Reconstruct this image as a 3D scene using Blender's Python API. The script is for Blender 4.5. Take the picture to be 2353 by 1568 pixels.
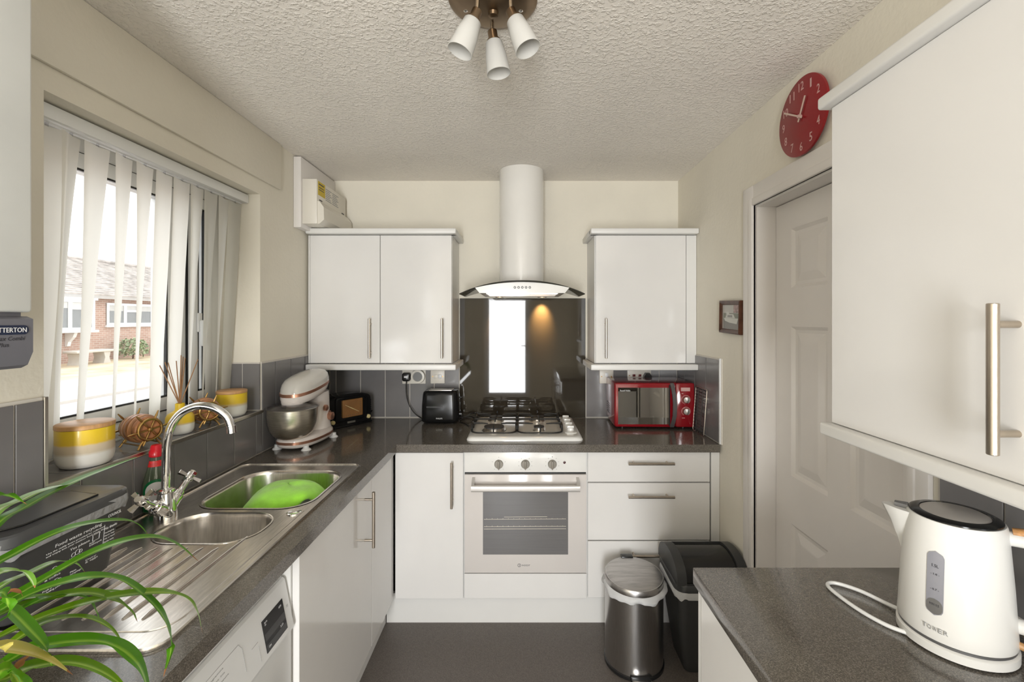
import bpy, bmesh, math, random
from mathutils import Vector, Matrix, Euler
R = math.radians
PI = math.pi
rnd = random.Random(7)
for o in list(bpy.data.objects):
    bpy.data.objects.remove(o, do_unlink=True)
S = bpy.context.scene
COL = S.collection

# ------------------------------------------------------------------ camera
CAM_H = 1.51
F, CX, CY, IW, IH = 1040.0, 1196.0, 736.0, 2353.0, 1568.0
cd = bpy.data.cameras.new('camera')
cd.sensor_fit = 'HORIZONTAL'
cd.sensor_width = 36.0
cd.lens = F / IW * 36.0
cd.shift_x = (IW / 2 - CX) / IW
cd.shift_y = (CY - IH / 2) / IW
cd.clip_start = 0.02
cam = bpy.data.objects.new('camera', cd)
COL.objects.link(cam)
cam.location = (0, 0, CAM_H)
cam.rotation_euler = (R(90), 0, 0)
S.camera = cam

# ------------------------------------------------------------------ light
SKY = 1.4
w = bpy.data.worlds.new('overcast_sky')
S.world = w
w.use_nodes = True
bgn = w.node_tree.nodes['Background']
bgn.inputs[0].default_value = (0.97, 0.985, 1.0, 1)
bgn.inputs[1].default_value = SKY
S.view_settings.view_transform = 'Standard'
S.view_settings.look = 'None'
S.view_settings.gamma = 1.0
S.view_settings.exposure = 0.95
try:
    S.view_settings.use_curve_mapping = False
except Exception:
    pass


def daylight(name, loc, rot, sx, sy, power, color):
    l = bpy.data.lights.new(name, 'AREA')
    l.shape = 'RECTANGLE'
    l.size, l.size_y = sx, sy
    l.energy = power
    l.color = color
    o = bpy.data.objects.new(name, l)
    COL.objects.link(o)
    o.location = loc
    o.rotation_euler = rot
    return o


# daylight through the glazed back door that the splashback of the photograph reflects
daylight('back_door_glazing_offscreen', (-0.23, -2.235, 1.11), (R(90), 0, 0), 0.62, 1.70, 57, (0.97, 0.985, 1.0))

# ------------------------------------------------------------------ materials
MATS = {}


def pm(name, col, rough=0.5, metal=0.0, spec=0.5, coat=0.0, var=0.04, vscale=6.0, bump=0.0, bscale=40.0,
       trans=0.0, alpha=None, sheen=0.0, emit=None, stretch=None, detail=3.0, aniso=0.0, sss=0.0):
    m = bpy.data.materials.new(name)
    m.use_nodes = True
    nt = m.node_tree
    b = nt.nodes['Principled BSDF']
    b.inputs['Roughness'].default_value = rough
    b.inputs['Metallic'].default_value = metal
    b.inputs['Specular IOR Level'].default_value = spec
    b.inputs['Coat Weight'].default_value = coat
    b.inputs['Coat Roughness'].default_value = 0.03
    b.inputs['Transmission Weight'].default_value = trans
    if aniso:
        b.inputs['Anisotropic'].default_value = aniso
    if sheen:
        b.inputs['Sheen Weight'].default_value = sheen
    if emit:
        b.inputs['Emission Color'].default_value = (*emit[0], 1)
        b.inputs['Emission Strength'].default_value = emit[1]
    tc = nt.nodes.new('ShaderNodeTexCoord')
    mp = nt.nodes.new('ShaderNodeMapping')
    nt.links.new(tc.outputs['Object'], mp.inputs[0])
    if stretch:
        mp.inputs['Scale'].default_value = stretch
    n = nt.nodes.new('ShaderNodeTexNoise')
    n.inputs['Scale'].default_value = vscale
    n.inputs['Detail'].default_value = detail
    nt.links.new(mp.outputs[0], n.inputs['Vector'])
    r = nt.nodes.new('ShaderNodeValToRGB')
    c = Vector(col)
    lo, hi = c * (1 - var), c * (1 + var)
    r.color_ramp.elements[0].position = 0.35
    r.color_ramp.elements[1].position = 0.65
    r.color_ramp.elements[0].color = (*[max(0, min(1, v)) for v in lo], 1)
    r.color_ramp.elements[1].color = (*[max(0, min(1, v)) for v in hi], 1)
    nt.links.new(n.outputs['Fac'], r.inputs[0])
    nt.links.new(r.outputs[0], b.inputs['Base Color'])
    if bump:
        n2 = nt.nodes.new('ShaderNodeTexNoise')
        n2.inputs['Scale'].default_value = bscale
        n2.inputs['Detail'].default_value = 2.0
        nt.links.new(mp.outputs[0], n2.inputs['Vector'])
        bp = nt.nodes.new('ShaderNodeBump')
        bp.inputs['Strength'].default_value = 1.0
        bp.inputs['Distance'].default_value = bump
        nt.links.new(n2.outputs['Fac'], bp.inputs['Height'])
        nt.links.new(bp.outputs[0], b.inputs['Normal'])
    MATS[name] = m
    return m


def nodes(m):
    return m.node_tree.nodes, m.node_tree.links, m.node_tree.nodes['Principled BSDF']


def speckle(name, cols, rough, scale=420.0, spec=0.5, coat=0.0, bump=0.0):
    m = pm(name, cols[0], rough, spec=spec, coat=coat)
    N, L, b = nodes(m)
    tc = N.new('ShaderNodeTexCoord')
    v = N.new('ShaderNodeTexVoronoi')
    v.inputs['Scale'].default_value = scale
    L.new(tc.outputs['Object'], v.inputs['Vector'])
    sx = N.new('ShaderNodeSeparateColor')
    L.new(v.outputs['Color'], sx.inputs[0])
    r = N.new('ShaderNodeValToRGB')
    r.color_ramp.elements[0].color = (*cols[0], 1)
    r.color_ramp.elements[0].position = 0.0
    r.color_ramp.elements[1].color = (*cols[-1], 1)
    r.color_ramp.elements[1].position = 1.0
    for i, c in enumerate(cols[1:-1]):
        e = r.color_ramp.elements.new((i + 1) / (len(cols) - 1))
        e.color = (*c, 1)
    L.new(sx.outputs[0], r.inputs[0])
    L.new(r.outputs[0], b.inputs['Base Color'])
    return m


def gradient_z(name, stops, rough=0.3, wob=0.003, coat=0.0):
    m = pm(name, stops[0][1], rough, coat=coat)
    N, L, b = nodes(m)
    tc = N.new('ShaderNodeTexCoord')
    sp = N.new('ShaderNodeSeparateXYZ')
    L.new(tc.outputs['Object'], sp.inputs[0])
    n = N.new('ShaderNodeTexNoise')
    n.inputs['Scale'].default_value = 60
    L.new(tc.outputs['Object'], n.inputs['Vector'])
    ma = N.new('ShaderNodeMath')
    ma.operation = 'MULTIPLY_ADD'
    L.new(n.outputs['Fac'], ma.inputs[0])
    ma.inputs[1].default_value = wob
    L.new(sp.outputs['Z'], ma.inputs[2])
    z0, z1 = stops[0][0], stops[-1][0]
    mr = N.new('ShaderNodeMapRange')
    mr.inputs['From Min'].default_value = z0
    mr.inputs['From Max'].default_value = z1
    L.new(ma.outputs[0], mr.inputs['Value'])
    r = N.new('ShaderNodeValToRGB')
    els = r.color_ramp.elements
    els[0].position, els[0].color = 0, (*stops[0][1], 1)
    els[1].position, els[1].color = 1, (*stops[-1][1], 1)
    for z, c in stops[1:-1]:
        e = els.new((z - z0) / (z1 - z0))
        e.color = (*c, 1)
    L.new(mr.outputs[0], r.inputs[0])
    L.new(r.outputs[0], b.inputs['Base Color'])
    return m


def thin_glass(name, tint=(1, 1, 1), gloss=0.06, rough=0.0):
    m = bpy.data.materials.new(name)
    m.use_nodes = True
    nt = m.node_tree
    N, L = nt.nodes, nt.links
    N.remove(N['Principled BSDF'])
    out = N['Material Output']
    t = N.new('ShaderNodeBsdfTransparent')
    t.inputs[0].default_value = (*tint, 1)
    g = N.new('ShaderNodeBsdfGlossy')
    g.inputs['Roughness'].default_value = rough
    lw = N.new('ShaderNodeLayerWeight')
    lw.inputs[0].default_value = 0.5
    pw_ = N.new('ShaderNodeMath')
    pw_.operation = 'POWER'
    L.new(lw.outputs['Facing'], pw_.inputs[0])
    pw_.inputs[1].default_value = 4.0
    fr = N.new('ShaderNodeMath')
    fr.operation = 'MULTIPLY_ADD'
    fr.use_clamp = True
    L.new(pw_.outputs[0], fr.inputs[0])
    fr.inputs[1].default_value = 0.7
    fr.inputs[2].default_value = gloss * 0.5
    mx = N.new('ShaderNodeMixShader')
    L.new(fr.outputs[0], mx.inputs[0])
    L.new(t.outputs[0], mx.inputs[1])
    L.new(g.outputs[0], mx.inputs[2])
    L.new(mx.outputs[0], out.inputs[0])
    MATS[name] = m
    return m


def translucent(name, col, amount=0.5, rough=0.8, bump=0.0, bscale=300):
    m = pm(name, col, rough, bump=bump, bscale=bscale, spec=0.2)
    N, L, b = nodes(m)
    out = N['Material Output']
    t = N.new('ShaderNodeBsdfTranslucent')
    t.inputs[0].default_value = (*col, 1)
    mx = N.new('ShaderNodeMixShader')
    mx.inputs[0].default_value = amount
    L.new(b.outputs[0], mx.inputs[1])
    L.new(t.outputs[0], mx.inputs[2])
    L.new(mx.outputs[0], out.inputs[0])
    return m


WALL = pm('cream_wall_paint', (0.79, 0.745, 0.64), 0.75, var=0.03, vscale=2.5, bump=0.0012, bscale=55)
CEIL = pm('stippled_ceiling_paint', (0.89, 0.84, 0.77), 0.8, var=0.02, vscale=3)
N, L, b = nodes(CEIL)
tc = N.new('ShaderNodeTexCoord')
n1 = N.new('ShaderNodeTexNoise')
n1.inputs['Scale'].default_value = 85
n1.inputs['Detail'].default_value = 3
n1.inputs['Roughness'].default_value = 0.55
L.new(tc.outputs['Object'], n1.inputs['Vector'])
rr_ = N.new('ShaderNodeValToRGB')
rr_.color_ramp.elements[0].position = 0.46
rr_.color_ramp.elements[1].position = 0.66
L.new(n1.outputs['Fac'], rr_.inputs[0])
bp = N.new('ShaderNodeBump')
bp.inputs['Distance'].default_value = 0.0022
bp.inputs['Strength'].default_value = 1.0
L.new(rr_.outputs[0], bp.inputs['Height'])
L.new(bp.outputs[0], b.inputs['Normal'])

FLOOR = speckle('taupe_speckled_vinyl', [(0.085, 0.072, 0.062), (0.11, 0.094, 0.082), (0.135, 0.115, 0.10), (0.17, 0.148, 0.13)], 0.42, 520)
WTOP = speckle('dark_speckled_laminate', [(0.06, 0.053, 0.045), (0.10, 0.088, 0.075), (0.135, 0.12, 0.10), (0.22, 0.195, 0.165)], 0.14, 700, coat=0.25)
GLOSSW = pm('white_gloss_lacquer', (0.77, 0.755, 0.735), 0.13, coat=0.15, var=0.01)
SATINW = pm('white_satin_board', (0.77, 0.76, 0.735), 0.35, var=0.01)
PAINTW = pm('white_door_paint', (0.80, 0.765, 0.73), 0.4, var=0.015)
UPVC = pm('white_upvc', (0.86, 0.87, 0.87), 0.25, var=0.01)
TILE = pm('charcoal_glazed_tile', (0.185, 0.178, 0.178), 0.22, var=0.08, vscale=5, coat=0.15)
TILES = pm('sill_glazed_tile', (0.185, 0.178, 0.178), 0.15, var=0.08, vscale=5, coat=0.2)
GROUT = pm('cream_grout', (0.66, 0.62, 0.56), 0.8)
STEEL = pm('brushed_steel', (0.62, 0.58, 0.53), 0.28, metal=1, var=0.08, vscale=30, stretch=(1, 1, 30))
STEELB = pm('bin_brushed_steel', (0.50, 0.485, 0.475), 0.27, metal=1, var=0.10, vscale=30, stretch=(30, 30, 1))
LIDST = pm('bin_lid_steel', (0.50, 0.485, 0.475), 0.38, metal=1, var=0.12, vscale=14, stretch=(1, 6, 1))
SINK = pm('sink_steel', (0.74, 0.71, 0.67), 0.24, metal=1, var=0.10, vscale=20, stretch=(8, 1, 1))
HANDLE = pm('brushed_nickel', (0.50, 0.44, 0.37), 0.3, metal=1, var=0.08, vscale=40, stretch=(1, 1, 0.05))
CHROME = pm('chrome', (0.86, 0.86, 0.86), 0.04, metal=1, var=0.01)
EDGE = pm('steel_tile_trim', (0.55, 0.52, 0.47), 0.3, metal=1)
SPLASH = pm('taupe_back_painted_glass', (0.034, 0.028, 0.020), 0.03, spec=0.45, var=0.03)
BLACK = pm('black_plastic', (0.012, 0.012, 0.012), 0.25, var=0.05)
BLACKG = pm('black_gloss_plastic', (0.009, 0.009, 0.009), 0.16, spec=0.28)
BLACKM = pm('black_enamel', (0.013, 0.013, 0.013), 0.4)
DGREY = pm('dark_grey_plastic', (0.042, 0.043, 0.044), 0.4, var=0.05)
BINGREY = pm('charcoal_bin_plastic', (0.042, 0.042, 0.042), 0.38)
LIDGREY = pm('grey_caddy_lid', (0.062, 0.063, 0.065), 0.3)
BOILERG = pm('boiler_grey_plastic', (0.155, 0.155, 0.18), 0.45)
BOILERW = pm('boiler_white_enamel', (0.73, 0.75, 0.745), 0.3)
NAVY = pm('navy_badge', (0.012, 0.02, 0.055), 0.3)
TXTW = pm('white_print', (0.8, 0.8, 0.8), 0.5)
TXTD = pm('dark_print', (0.04, 0.04, 0.05), 0.5)
TXTG = pm('grey_print', (0.32, 0.32, 0.32), 0.5)
TXTS = pm('silver_print', (0.42, 0.42, 0.42), 0.3, metal=0.4)
RED = pm('red_gloss_enamel', (0.26, 0.006, 0.012), 0.15, coat=0.5, var=0.03)
REDC = pm('red_clock_face', (0.27, 0.006, 0.010), 0.3)
REDP = pm('red_plastic_cap', (0.62, 0.008, 0.02), 0.25)
PINK = pm('pale_pink_print', (0.62, 0.40, 0.37), 0.4)
MIRROR = pm('mirrored_door_glass', (0.50, 0.49, 0.46), 0.02, metal=1, var=0.01)
WHITEP = pm('white_plastic', (0.76, 0.765, 0.765), 0.3, var=0.01)
CREAMP = pm('cream_plastic', (0.74, 0.70, 0.62), 0.35, var=0.02)
MIXW = pm('mixer_warm_white', (0.76, 0.70, 0.66), 0.2, coat=0.3, var=0.01)
MIXH = pm('mixer_grey_shell', (0.60, 0.58, 0.54), 0.12, coat=0.4, var=0.01)
COPPER = pm('rose_copper', (0.62, 0.33, 0.23), 0.28, metal=0.85)
BOWLST = pm('mixer_bowl_steel', (0.72, 0.68, 0.60), 0.28, metal=1, var=0.1, vscale=25, stretch=(1, 1, 12))
CLEAR = thin_glass('clear_plastic', (0.86, 0.86, 0.88))
GLASS = thin_glass('window_glass', (0.985, 0.99, 0.985))
HOODG = thin_glass('smoked_hood_glass', (0.30, 0.30, 0.27))
OVENW = pm('oven_white_enamel', (0.83, 0.82, 0.79), 0.2, coat=0.3)
OVEND = pm('oven_pearl_glass', (0.70, 0.66, 0.63), 0.10, coat=0.5, var=0.01)
OVENG = pm('oven_window_glass', (0.15, 0.145, 0.145), 0.14, var=0.03, vscale=6, stretch=(0.6, 1, 22), coat=0.3)
KNOBT = pm('taupe_knob', (0.27, 0.245, 0.205), 0.4)
HOBW = pm('hob_white_enamel', (0.88, 0.88, 0.86), 0.10, coat=0.5, var=0.01)
BURN = pm('burner_cap', (0.035, 0.035, 0.036), 0.5)
WOODL = pm('bamboo_lid', (0.56, 0.31, 0.13), 0.45, var=0.15, vscale=14, stretch=(1, 8, 1))
WOODK = pm('oak_handle', (0.50, 0.25, 0.09), 0.4, var=0.2, vscale=30, stretch=(6, 1, 6))
WOODB = pm('barrel_wood', (0.32, 0.135, 0.055), 0.35, var=0.4, vscale=22, stretch=(5, 1, 1), coat=0.2)
WOODB2 = pm('barrel_wood_light', (0.48, 0.23, 0.10), 0.35, var=0.3, vscale=22, stretch=(5, 1, 1), coat=0.2)
WOODD = pm('dark_frame_wood', (0.075, 0.028, 0.014), 0.35, var=0.3, vscale=30)
BRASS = pm('aged_brass', (0.40, 0.25, 0.09), 0.3, metal=1, var=0.15)
REED = pm('reed_stick', (0.33, 0.17, 0.075), 0.6, var=0.2)
CERAM = gradient_z('glazed_stoneware', [(0.0, (0.78, 0.76, 0.72)), (0.040, (0.77, 0.75, 0.70)), (0.048, (0.62, 0.52, 0.38)), (0.066, (0.68, 0.56, 0.40)), (0.072, (0.80, 0.54, 0.04)), (0.115, (0.82, 0.58, 0.02))], 0.3, 0.004, coat=0.2)
CERAM2 = gradient_z('small_glazed_stoneware', [(0.0, (0.74, 0.73, 0.69)), (0.046, (0.73, 0.72, 0.66)), (0.052, (0.66, 0.55, 0.38)), (0.062, (0.80, 0.56, 0.05)), (0.11, (0.82, 0.58, 0.02))], 0.35, 0.004)
CERAM3 = gradient_z('diffuser_glaze', [(0.0, (0.74, 0.73, 0.69)), (0.036, (0.70, 0.69, 0.64)), (0.040, (0.60, 0.47, 0.25)), (0.045, (0.76, 0.52, 0.03)), (0.12, (0.80, 0.56, 0.02))], 0.35, 0.003)
KETW = pm('kettle_cream_enamel', (0.74, 0.73, 0.70), 0.32, spec=0.35, coat=0.05, var=0.01)
KETL = pm('kettle_lid_silver', (0.60, 0.565, 0.53), 0.35, metal=0.5)
WINDOWG = pm('kettle_gauge', (0.27, 0.27, 0.30), 0.2)
LIME = pm('lime_microfibre', (0.36, 0.83, 0.06), 0.9, sheen=0.5, var=0.10, vscale=30, bump=0.0015, bscale=500)
BAG = translucent('white_bin_liner', (0.80, 0.80, 0.80), 0.3, 0.35, bump=0.004, bscale=45)
BLIND = translucent('cream_blind_fabric', (0.91, 0.895, 0.84), 0.68, 0.9, bump=0.0004, bscale=400)
SHADE = translucent('frosted_glass_shade', (0.76, 0.75, 0.72), 0.3, 0.25)
SOAPB = pm('clear_green_soap', (0.10, 0.13, 0.085), 0.1, coat=0.4, spec=0.6)
SOAPG = pm('green_label', (0.0, 0.16, 0.045), 0.3)
REDL = pm('red_label', (0.70, 0.03, 0.03), 0.35, var=0.25, vscale=90)
YEL = pm('yellow_sticker', (0.62, 0.45, 0.015), 0.5)
DIAL = pm('amber_radio_dial', (0.26, 0.125, 0.045), 0.15, coat=0.4, var=0.12, vscale=12)
IVORY = pm('ivory_knob', (0.72, 0.60, 0.30), 0.35)
LAMPG = pm('lit_halogen', (1.0, 0.9, 0.7), 0.3, emit=((1.0, 0.62, 0.25), 9.0))
NEON = pm('dark_red_neon', (0.05, 0.004, 0.006), 0.2)
REDSW = pm('red_rocker', (0.14, 0.015, 0.015), 0.3)
ALUS = pm('dark_aluminium_slit', (0.22, 0.22, 0.225), 0.35, metal=0.7)
BUTTON = pm('dark_button', (0.16, 0.16, 0.16), 0.35, metal=0.5)
CABLEW = pm('white_cable', (0.80, 0.80, 0.79), 0.35)
SOIL = pm('dark_soil', (0.03, 0.02, 0.012), 0.9, bump=0.004, bscale=120)
TERRA = pm('plant_pot_glaze', (0.55, 0.52, 0.47), 0.4)
# outdoors
BRICK = pm('red_brick_wall', (0.40, 0.22, 0.17), 0.9)
N, L, b = nodes(BRICK)
tc = N.new('ShaderNodeTexCoord')
mp = N.new('ShaderNodeMapping')
mp.inputs['Rotation'].default_value = (0, R(90), R(90))
sp = N.new('ShaderNodeSeparateXYZ')
cb = N.new('ShaderNodeCombineXYZ')
L.new(tc.outputs['Object'], sp.inputs[0])
L.new(sp.outputs['Y'], cb.inputs[0])
L.new(sp.outputs['Z'], cb.inputs[1])
bt = N.new('ShaderNodeTexBrick')
bt.inputs['Scale'].default_value = 1.0
bt.inputs['Brick Width'].default_value = 0.225
bt.inputs['Row Height'].default_value = 0.075
bt.inputs['Mortar Size'].default_value = 0.008
bt.inputs['Color1'].default_value = (0.41, 0.26, 0.21, 1)
bt.inputs['Color2'].default_value = (0.50, 0.33, 0.27, 1)
bt.inputs['Mortar'].default_value = (0.55, 0.48, 0.42, 1)
L.new(cb.outputs[0], bt.inputs['Vector'])
L.new(bt.outputs[0], b.inputs['Base Color'])
ROOF = pm('weathered_roof_tile', (0.42, 0.38, 0.35), 0.9, var=0.25, vscale=3)
LAWN = pm('dry_lawn', (0.60, 0.49, 0.34), 0.95, var=0.25, vscale=1.2)
SLAB = pm('pale_paving', (0.66, 0.64, 0.62), 0.9, var=0.08, vscale=3)
ROAD = pm('pinkish_asphalt', (0.47, 0.42, 0.41), 0.9, var=0.15, vscale=40)
DPANE = pm('dark_far_pane', (0.22, 0.23, 0.235), 0.15)
CURT = pm('net_curtain', (0.55, 0.55, 0.54), 0.8)
HEDGE = pm('hedge_green', (0.16, 0.20, 0.055), 0.8, var=0.6, vscale=18, bump=0.05, bscale=14)
SHRUB = pm('garden_shrub', (0.30, 0.36, 0.22), 0.9, var=0.5, vscale=14)
DRYB = pm('dry_shrub', (0.50, 0.38, 0.27), 0.9, var=0.5, vscale=14)
STONE = pm('bench_stone', (0.56, 0.53, 0.48), 0.9)
# leaf materials
LEAFM = []
for nm, c0, c1 in (('spider_leaf', (0.075, 0.25, 0.006), (0.30, 0.52, 0.06)), ('spider_leaf_lime', (0.16, 0.32, 0.01), (0.42, 0.58, 0.09)), ('spider_leaf_yellowing', (0.52, 0.44, 0.10), (0.66, 0.56, 0.22)), ('spider_leaf_pale', (0.20, 0.40, 0.06), (0.66, 0.72, 0.50))):
    m = pm(nm, c0, 0.3, coat=0.1)
    N, L, b = nodes(m)
    uv = N.new('ShaderNodeUVMap')
    uv.uv_map = 'UVMap'
    sp = N.new('ShaderNodeSeparateXYZ')
    L.new(uv.outputs[0], sp.inputs[0])
    r = N.new('ShaderNodeValToRGB')
    e = r.color_ramp.elements
    e[0].position, e[0].color = 0.0, (*c0, 1)
    e[1].position, e[1].color = 1.0, (*c0, 1)
    q = e.new(0.36)
    q.color = (*c0, 1)
    q = e.new(0.5)
    q.color = (*c1, 1)
    q = e.new(0.64)
    q.color = (*c0, 1)
    L.new(sp.outputs[0], r.inputs[0])
    L.new(r.outputs[0], b.inputs['Base Color'])
    t = N.new('ShaderNodeBsdfTranslucent')
    L.new(r.outputs[0], t.inputs[0])
    mx = N.new('ShaderNodeMixShader')
    mx.inputs[0].default_value = 0.25
    L.new(b.outputs[0], mx.inputs[1])
    L.new(t.outputs[0], mx.inputs[2])
    L.new(mx.outputs[0], N['Material Output'].inputs[0])
    LEAFM.append(m)
TIPM = pm('dry_leaf_tip', (0.34, 0.14, 0.05), 0.7)


# ------------------------------------------------------------------ mesh helpers
def V(*a):
    return Vector(a if len(a) > 1 else a[0])


def rr(cx, cy, w, h, r, n=5):
    r = min(r, w / 2 - 1e-5, h / 2 - 1e-5)
    out = []
    for (sx, sy, a0) in ((1, 1, 0), (-1, 1, 90), (-1, -1, 180), (1, -1, 270)):
        for i in range(n + 1):
            a = R(a0 + 90 * i / n)
            out.append((cx + sx * (w / 2 - r) + r * math.cos(a), cy + sy * (h / 2 - r) + r * math.sin(a)))
    return out


def frame_of(d):
    d = V(d).normalized()
    up = V(0, 0, 1) if abs(d.z) < 0.95 else V(1, 0, 0)
    a = d.cross(up).normalized()
    return a, d.cross(a).normalized() * -1


def catmull(pts, k=6):
    P = [V(p) for p in pts]
    P = [P[0] * 2 - P[1]] + P + [P[-1] * 2 - P[-2]]
    out = []
    for i in range(1, len(P) - 2):
        p0, p1, p2, p3 = P[i - 1:i + 3]
        for j in range(k):
            t = j / k
            out.append(0.5 * ((2 * p1) + (p2 - p0) * t + (2 * p0 - 5 * p1 + 4 * p2 - p3) * t * t + (3 * p1 - p0 - 3 * p2 + p3) * t ** 3))
    out.append(P[-2])
    return out


class MB:
    def __init__(s):
        s.bm = bmesh.new()

    def box(s, x0, x1, y0, y1, z0, z1, bev=0.0, seg=2):
        M = Matrix.Translation(((x0 + x1) / 2, (y0 + y1) / 2, (z0 + z1) / 2)) @ Matrix.Diagonal((abs(x1 - x0), abs(y1 - y0), abs(z1 - z0), 1))
        r = bmesh.ops.create_cube(s.bm, size=1.0, matrix=M)
        if bev:
            es = set()
            for v in r['verts']:
                es.update(v.link_edges)
            bmesh.ops.bevel(s.bm, geom=list(es), offset=bev, segments=seg, profile=0.5, affect='EDGES')
        return s

    def loft(s, rings, cap0=True, cap1=True, closed=True):
        vs = [[s.bm.verts.new(p) for p in ring] for ring in rings]
        n = len(vs[0])
        for a, b in zip(vs, vs[1:]):
            for i in range(n if closed else n - 1):
                j = (i + 1) % n
                s.bm.faces.new((a[i], a[j], b[j], b[i]))
        if cap0:
            s.bm.faces.new(list(reversed(vs[0])))
        if cap1:
            s.bm.faces.new(vs[-1])
        return s

    def cyl(s, p0, p1, r0, r1=None, seg=20, cap=True):
        r1 = r0 if r1 is None else r1
        p0, p1 = V(p0), V(p1)
        a, b = frame_of(p1 - p0)
        rings = []
        for p, r in ((p0, r0), (p1, r1)):
            rings.append([p + (a * math.cos(2 * PI * i / seg) + b * math.sin(2 * PI * i / seg)) * r for i in range(seg)])
        return s.loft(rings, cap, cap)

    def rcyl(s, p0, p1, prof, seg=24):
        """body of revolution about p0->p1; prof = [(t along in m, r)]"""
        p0, p1 = V(p0), V(p1)
        d = (p1 - p0).normalized()
        a, b = frame_of(d)
        rings = [[p0 + d * t + (a * math.cos(2 * PI * i / seg) + b * math.sin(2 * PI * i / seg)) * max(r, 1e-5) for i in range(seg)] for t, r in prof]
        return s.loft(rings)

    def tube(s, pts, r, seg=8, closed=False):
        P = [V(p) for p in pts]
        n = len(P)
        rs = r if isinstance(r, (list, tuple)) else [r] * n
        rings = []
        prev = None
        for i, p in enumerate(P):
            if closed:
                d = P[(i + 1) % n] - P[i - 1]
            else:
                d = P[min(i + 1, n - 1)] - P[max(i - 1, 0)]
            d.normalize()
            if prev is None:
                a, b = frame_of(d)
            else:
                a = (prev - d * prev.dot(d)).normalized()
                b = d.cross(a)
            prev = a
            b = d.cross(a)
            rings.append([p + (a * math.cos(2 * PI * k / seg) + b * math.sin(2 * PI * k / seg)) * rs[i] for k in range(seg)])
        if closed:
            rings.append(rings[0])
            vs = [[s.bm.verts.new(q) for q in ring] for ring in rings[:-1]]
            vs.append(vs[0])
            for A, B in zip(vs, vs[1:]):
                for k in range(seg):
                    j = (k + 1) % seg
                    try:
                        s.bm.faces.new((A[k], A[j], B[j], B[k]))
                    except ValueError:
                        pass
            return s
        return s.loft(rings)

    def lathe(s, prof, c=(0, 0, 0), seg=32, sx=1.0, sy=1.0, cap0=True, cap1=True):
        rings = [[(c[0] + sx * max(r, 1e-5) * math.cos(2 * PI * i / seg), c[1] + sy * max(r, 1e-5) * math.sin(2 * PI * i / seg), c[2] + z) for i in range(seg)] for r, z in prof]
        return s.loft(rings, cap0, cap1)

    def prism(s, poly, a0, a1, axis='z'):
        def P(u, v, a):
            return {'z': (u, v, a), 'y': (u, a, v), 'x': (a, u, v)}[axis]
        return s.loft([[P(u, v, a0) for u, v in poly], [P(u, v, a1) for u, v in poly]])

    def plate(s, outer, holes, z0, z1):
        """flat plate with holes, extruded between z0 and z1"""
        for z, flip in ((z1, False), (z0, True)):
            edges = []
            for loop in [outer] + holes:
                vs = [s.bm.verts.new((x, y, z)) for x, y in loop]
                for i in range(len(vs)):
                    edges.append(s.bm.edges.new((vs[i], vs[(i + 1) % len(vs)])))
            r = bmesh.ops.triangle_fill(s.bm, use_beauty=True, use_dissolve=False, edges=edges, normal=(0, 0, -1 if flip else 1))
        for loop in [outer] + holes:
            A = [s.bm.verts.new((x, y, z0)) for x, y in loop]
            B = [s.bm.verts.new((x, y, z1)) for x, y in loop]
            for i in range(len(A)):
                j = (i + 1) % len(A)
                s.bm.faces.new((A[i], A[j], B[j], B[i]))
        bmesh.ops.remove_doubles(s.bm, verts=s.bm.verts[:], dist=1e-6)
        return s

    def ell(s, c, rx, ry, rz, u=20, v=12):
        r = bmesh.ops.create_uvsphere(s.bm, u_segments=u, v_segments=v, radius=1.0, matrix=Matrix.Translation(c) @ Matrix.Diagonal((rx, ry, rz, 1)))
        return s

    def xf(s, M):
        s.bm.transform(M)
        return s

    def mesh(s, name, mat, smooth=35):
        bmesh.ops.recalc_face_normals(s.bm, faces=s.bm.faces[:])
        me = bpy.data.meshes.new(name)
        s.bm.to_mesh(me)
        s.bm.free()
        if smooth:
            me.polygons.foreach_set('use_smooth', [True] * len(me.polygons))
            me.set_sharp_from_angle(angle=R(smooth))
        if mat:
            me.materials.append(mat)
        me.update()
        return me

    def build(s, name, mat, parent=None, smooth=35, w=True):
        return link(name, s.mesh(name, mat, smooth), parent, w)


def basis(o):
    return Matrix.Translation(o.location) @ o.rotation_euler.to_matrix().to_4x4()


def link(name, me, parent=None, w=True):
    o = bpy.data.objects.new(name, me)
    COL.objects.link(o)
    if parent is not None:
        o.parent = parent
        if w and parent.parent is None and parent.type == 'EMPTY':
            o.matrix_parent_inverse = basis(parent).inverted()
    return o


def thing(name, label, cat, loc=(0, 0, 0), rz=0.0, group=None):
    o = bpy.data.objects.new(name, None)
    o.empty_display_size = 0.05
    COL.objects.link(o)
    o.location = loc
    o.rotation_euler = (0, 0, rz)
    return tag(o, label, cat, group)


def tag(o, label, cat, group=None):
    o['label'] = label
    o['category'] = cat
    if group:
        o['group'] = group
    return o


def struct(o, label=None):
    o['kind'] = 'structure'
    if label:
        o['label'] = label
    return o


def lab(o, label):
    o['label'] = label
    return o


ROT = {'-y': (R(90), 0, 0), '+x': (R(90), 0, R(90)), '-x': (R(90), 0, R(-90)), '+z': (0, 0, 0), '+y': (R(90), 0, R(180))}


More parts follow.
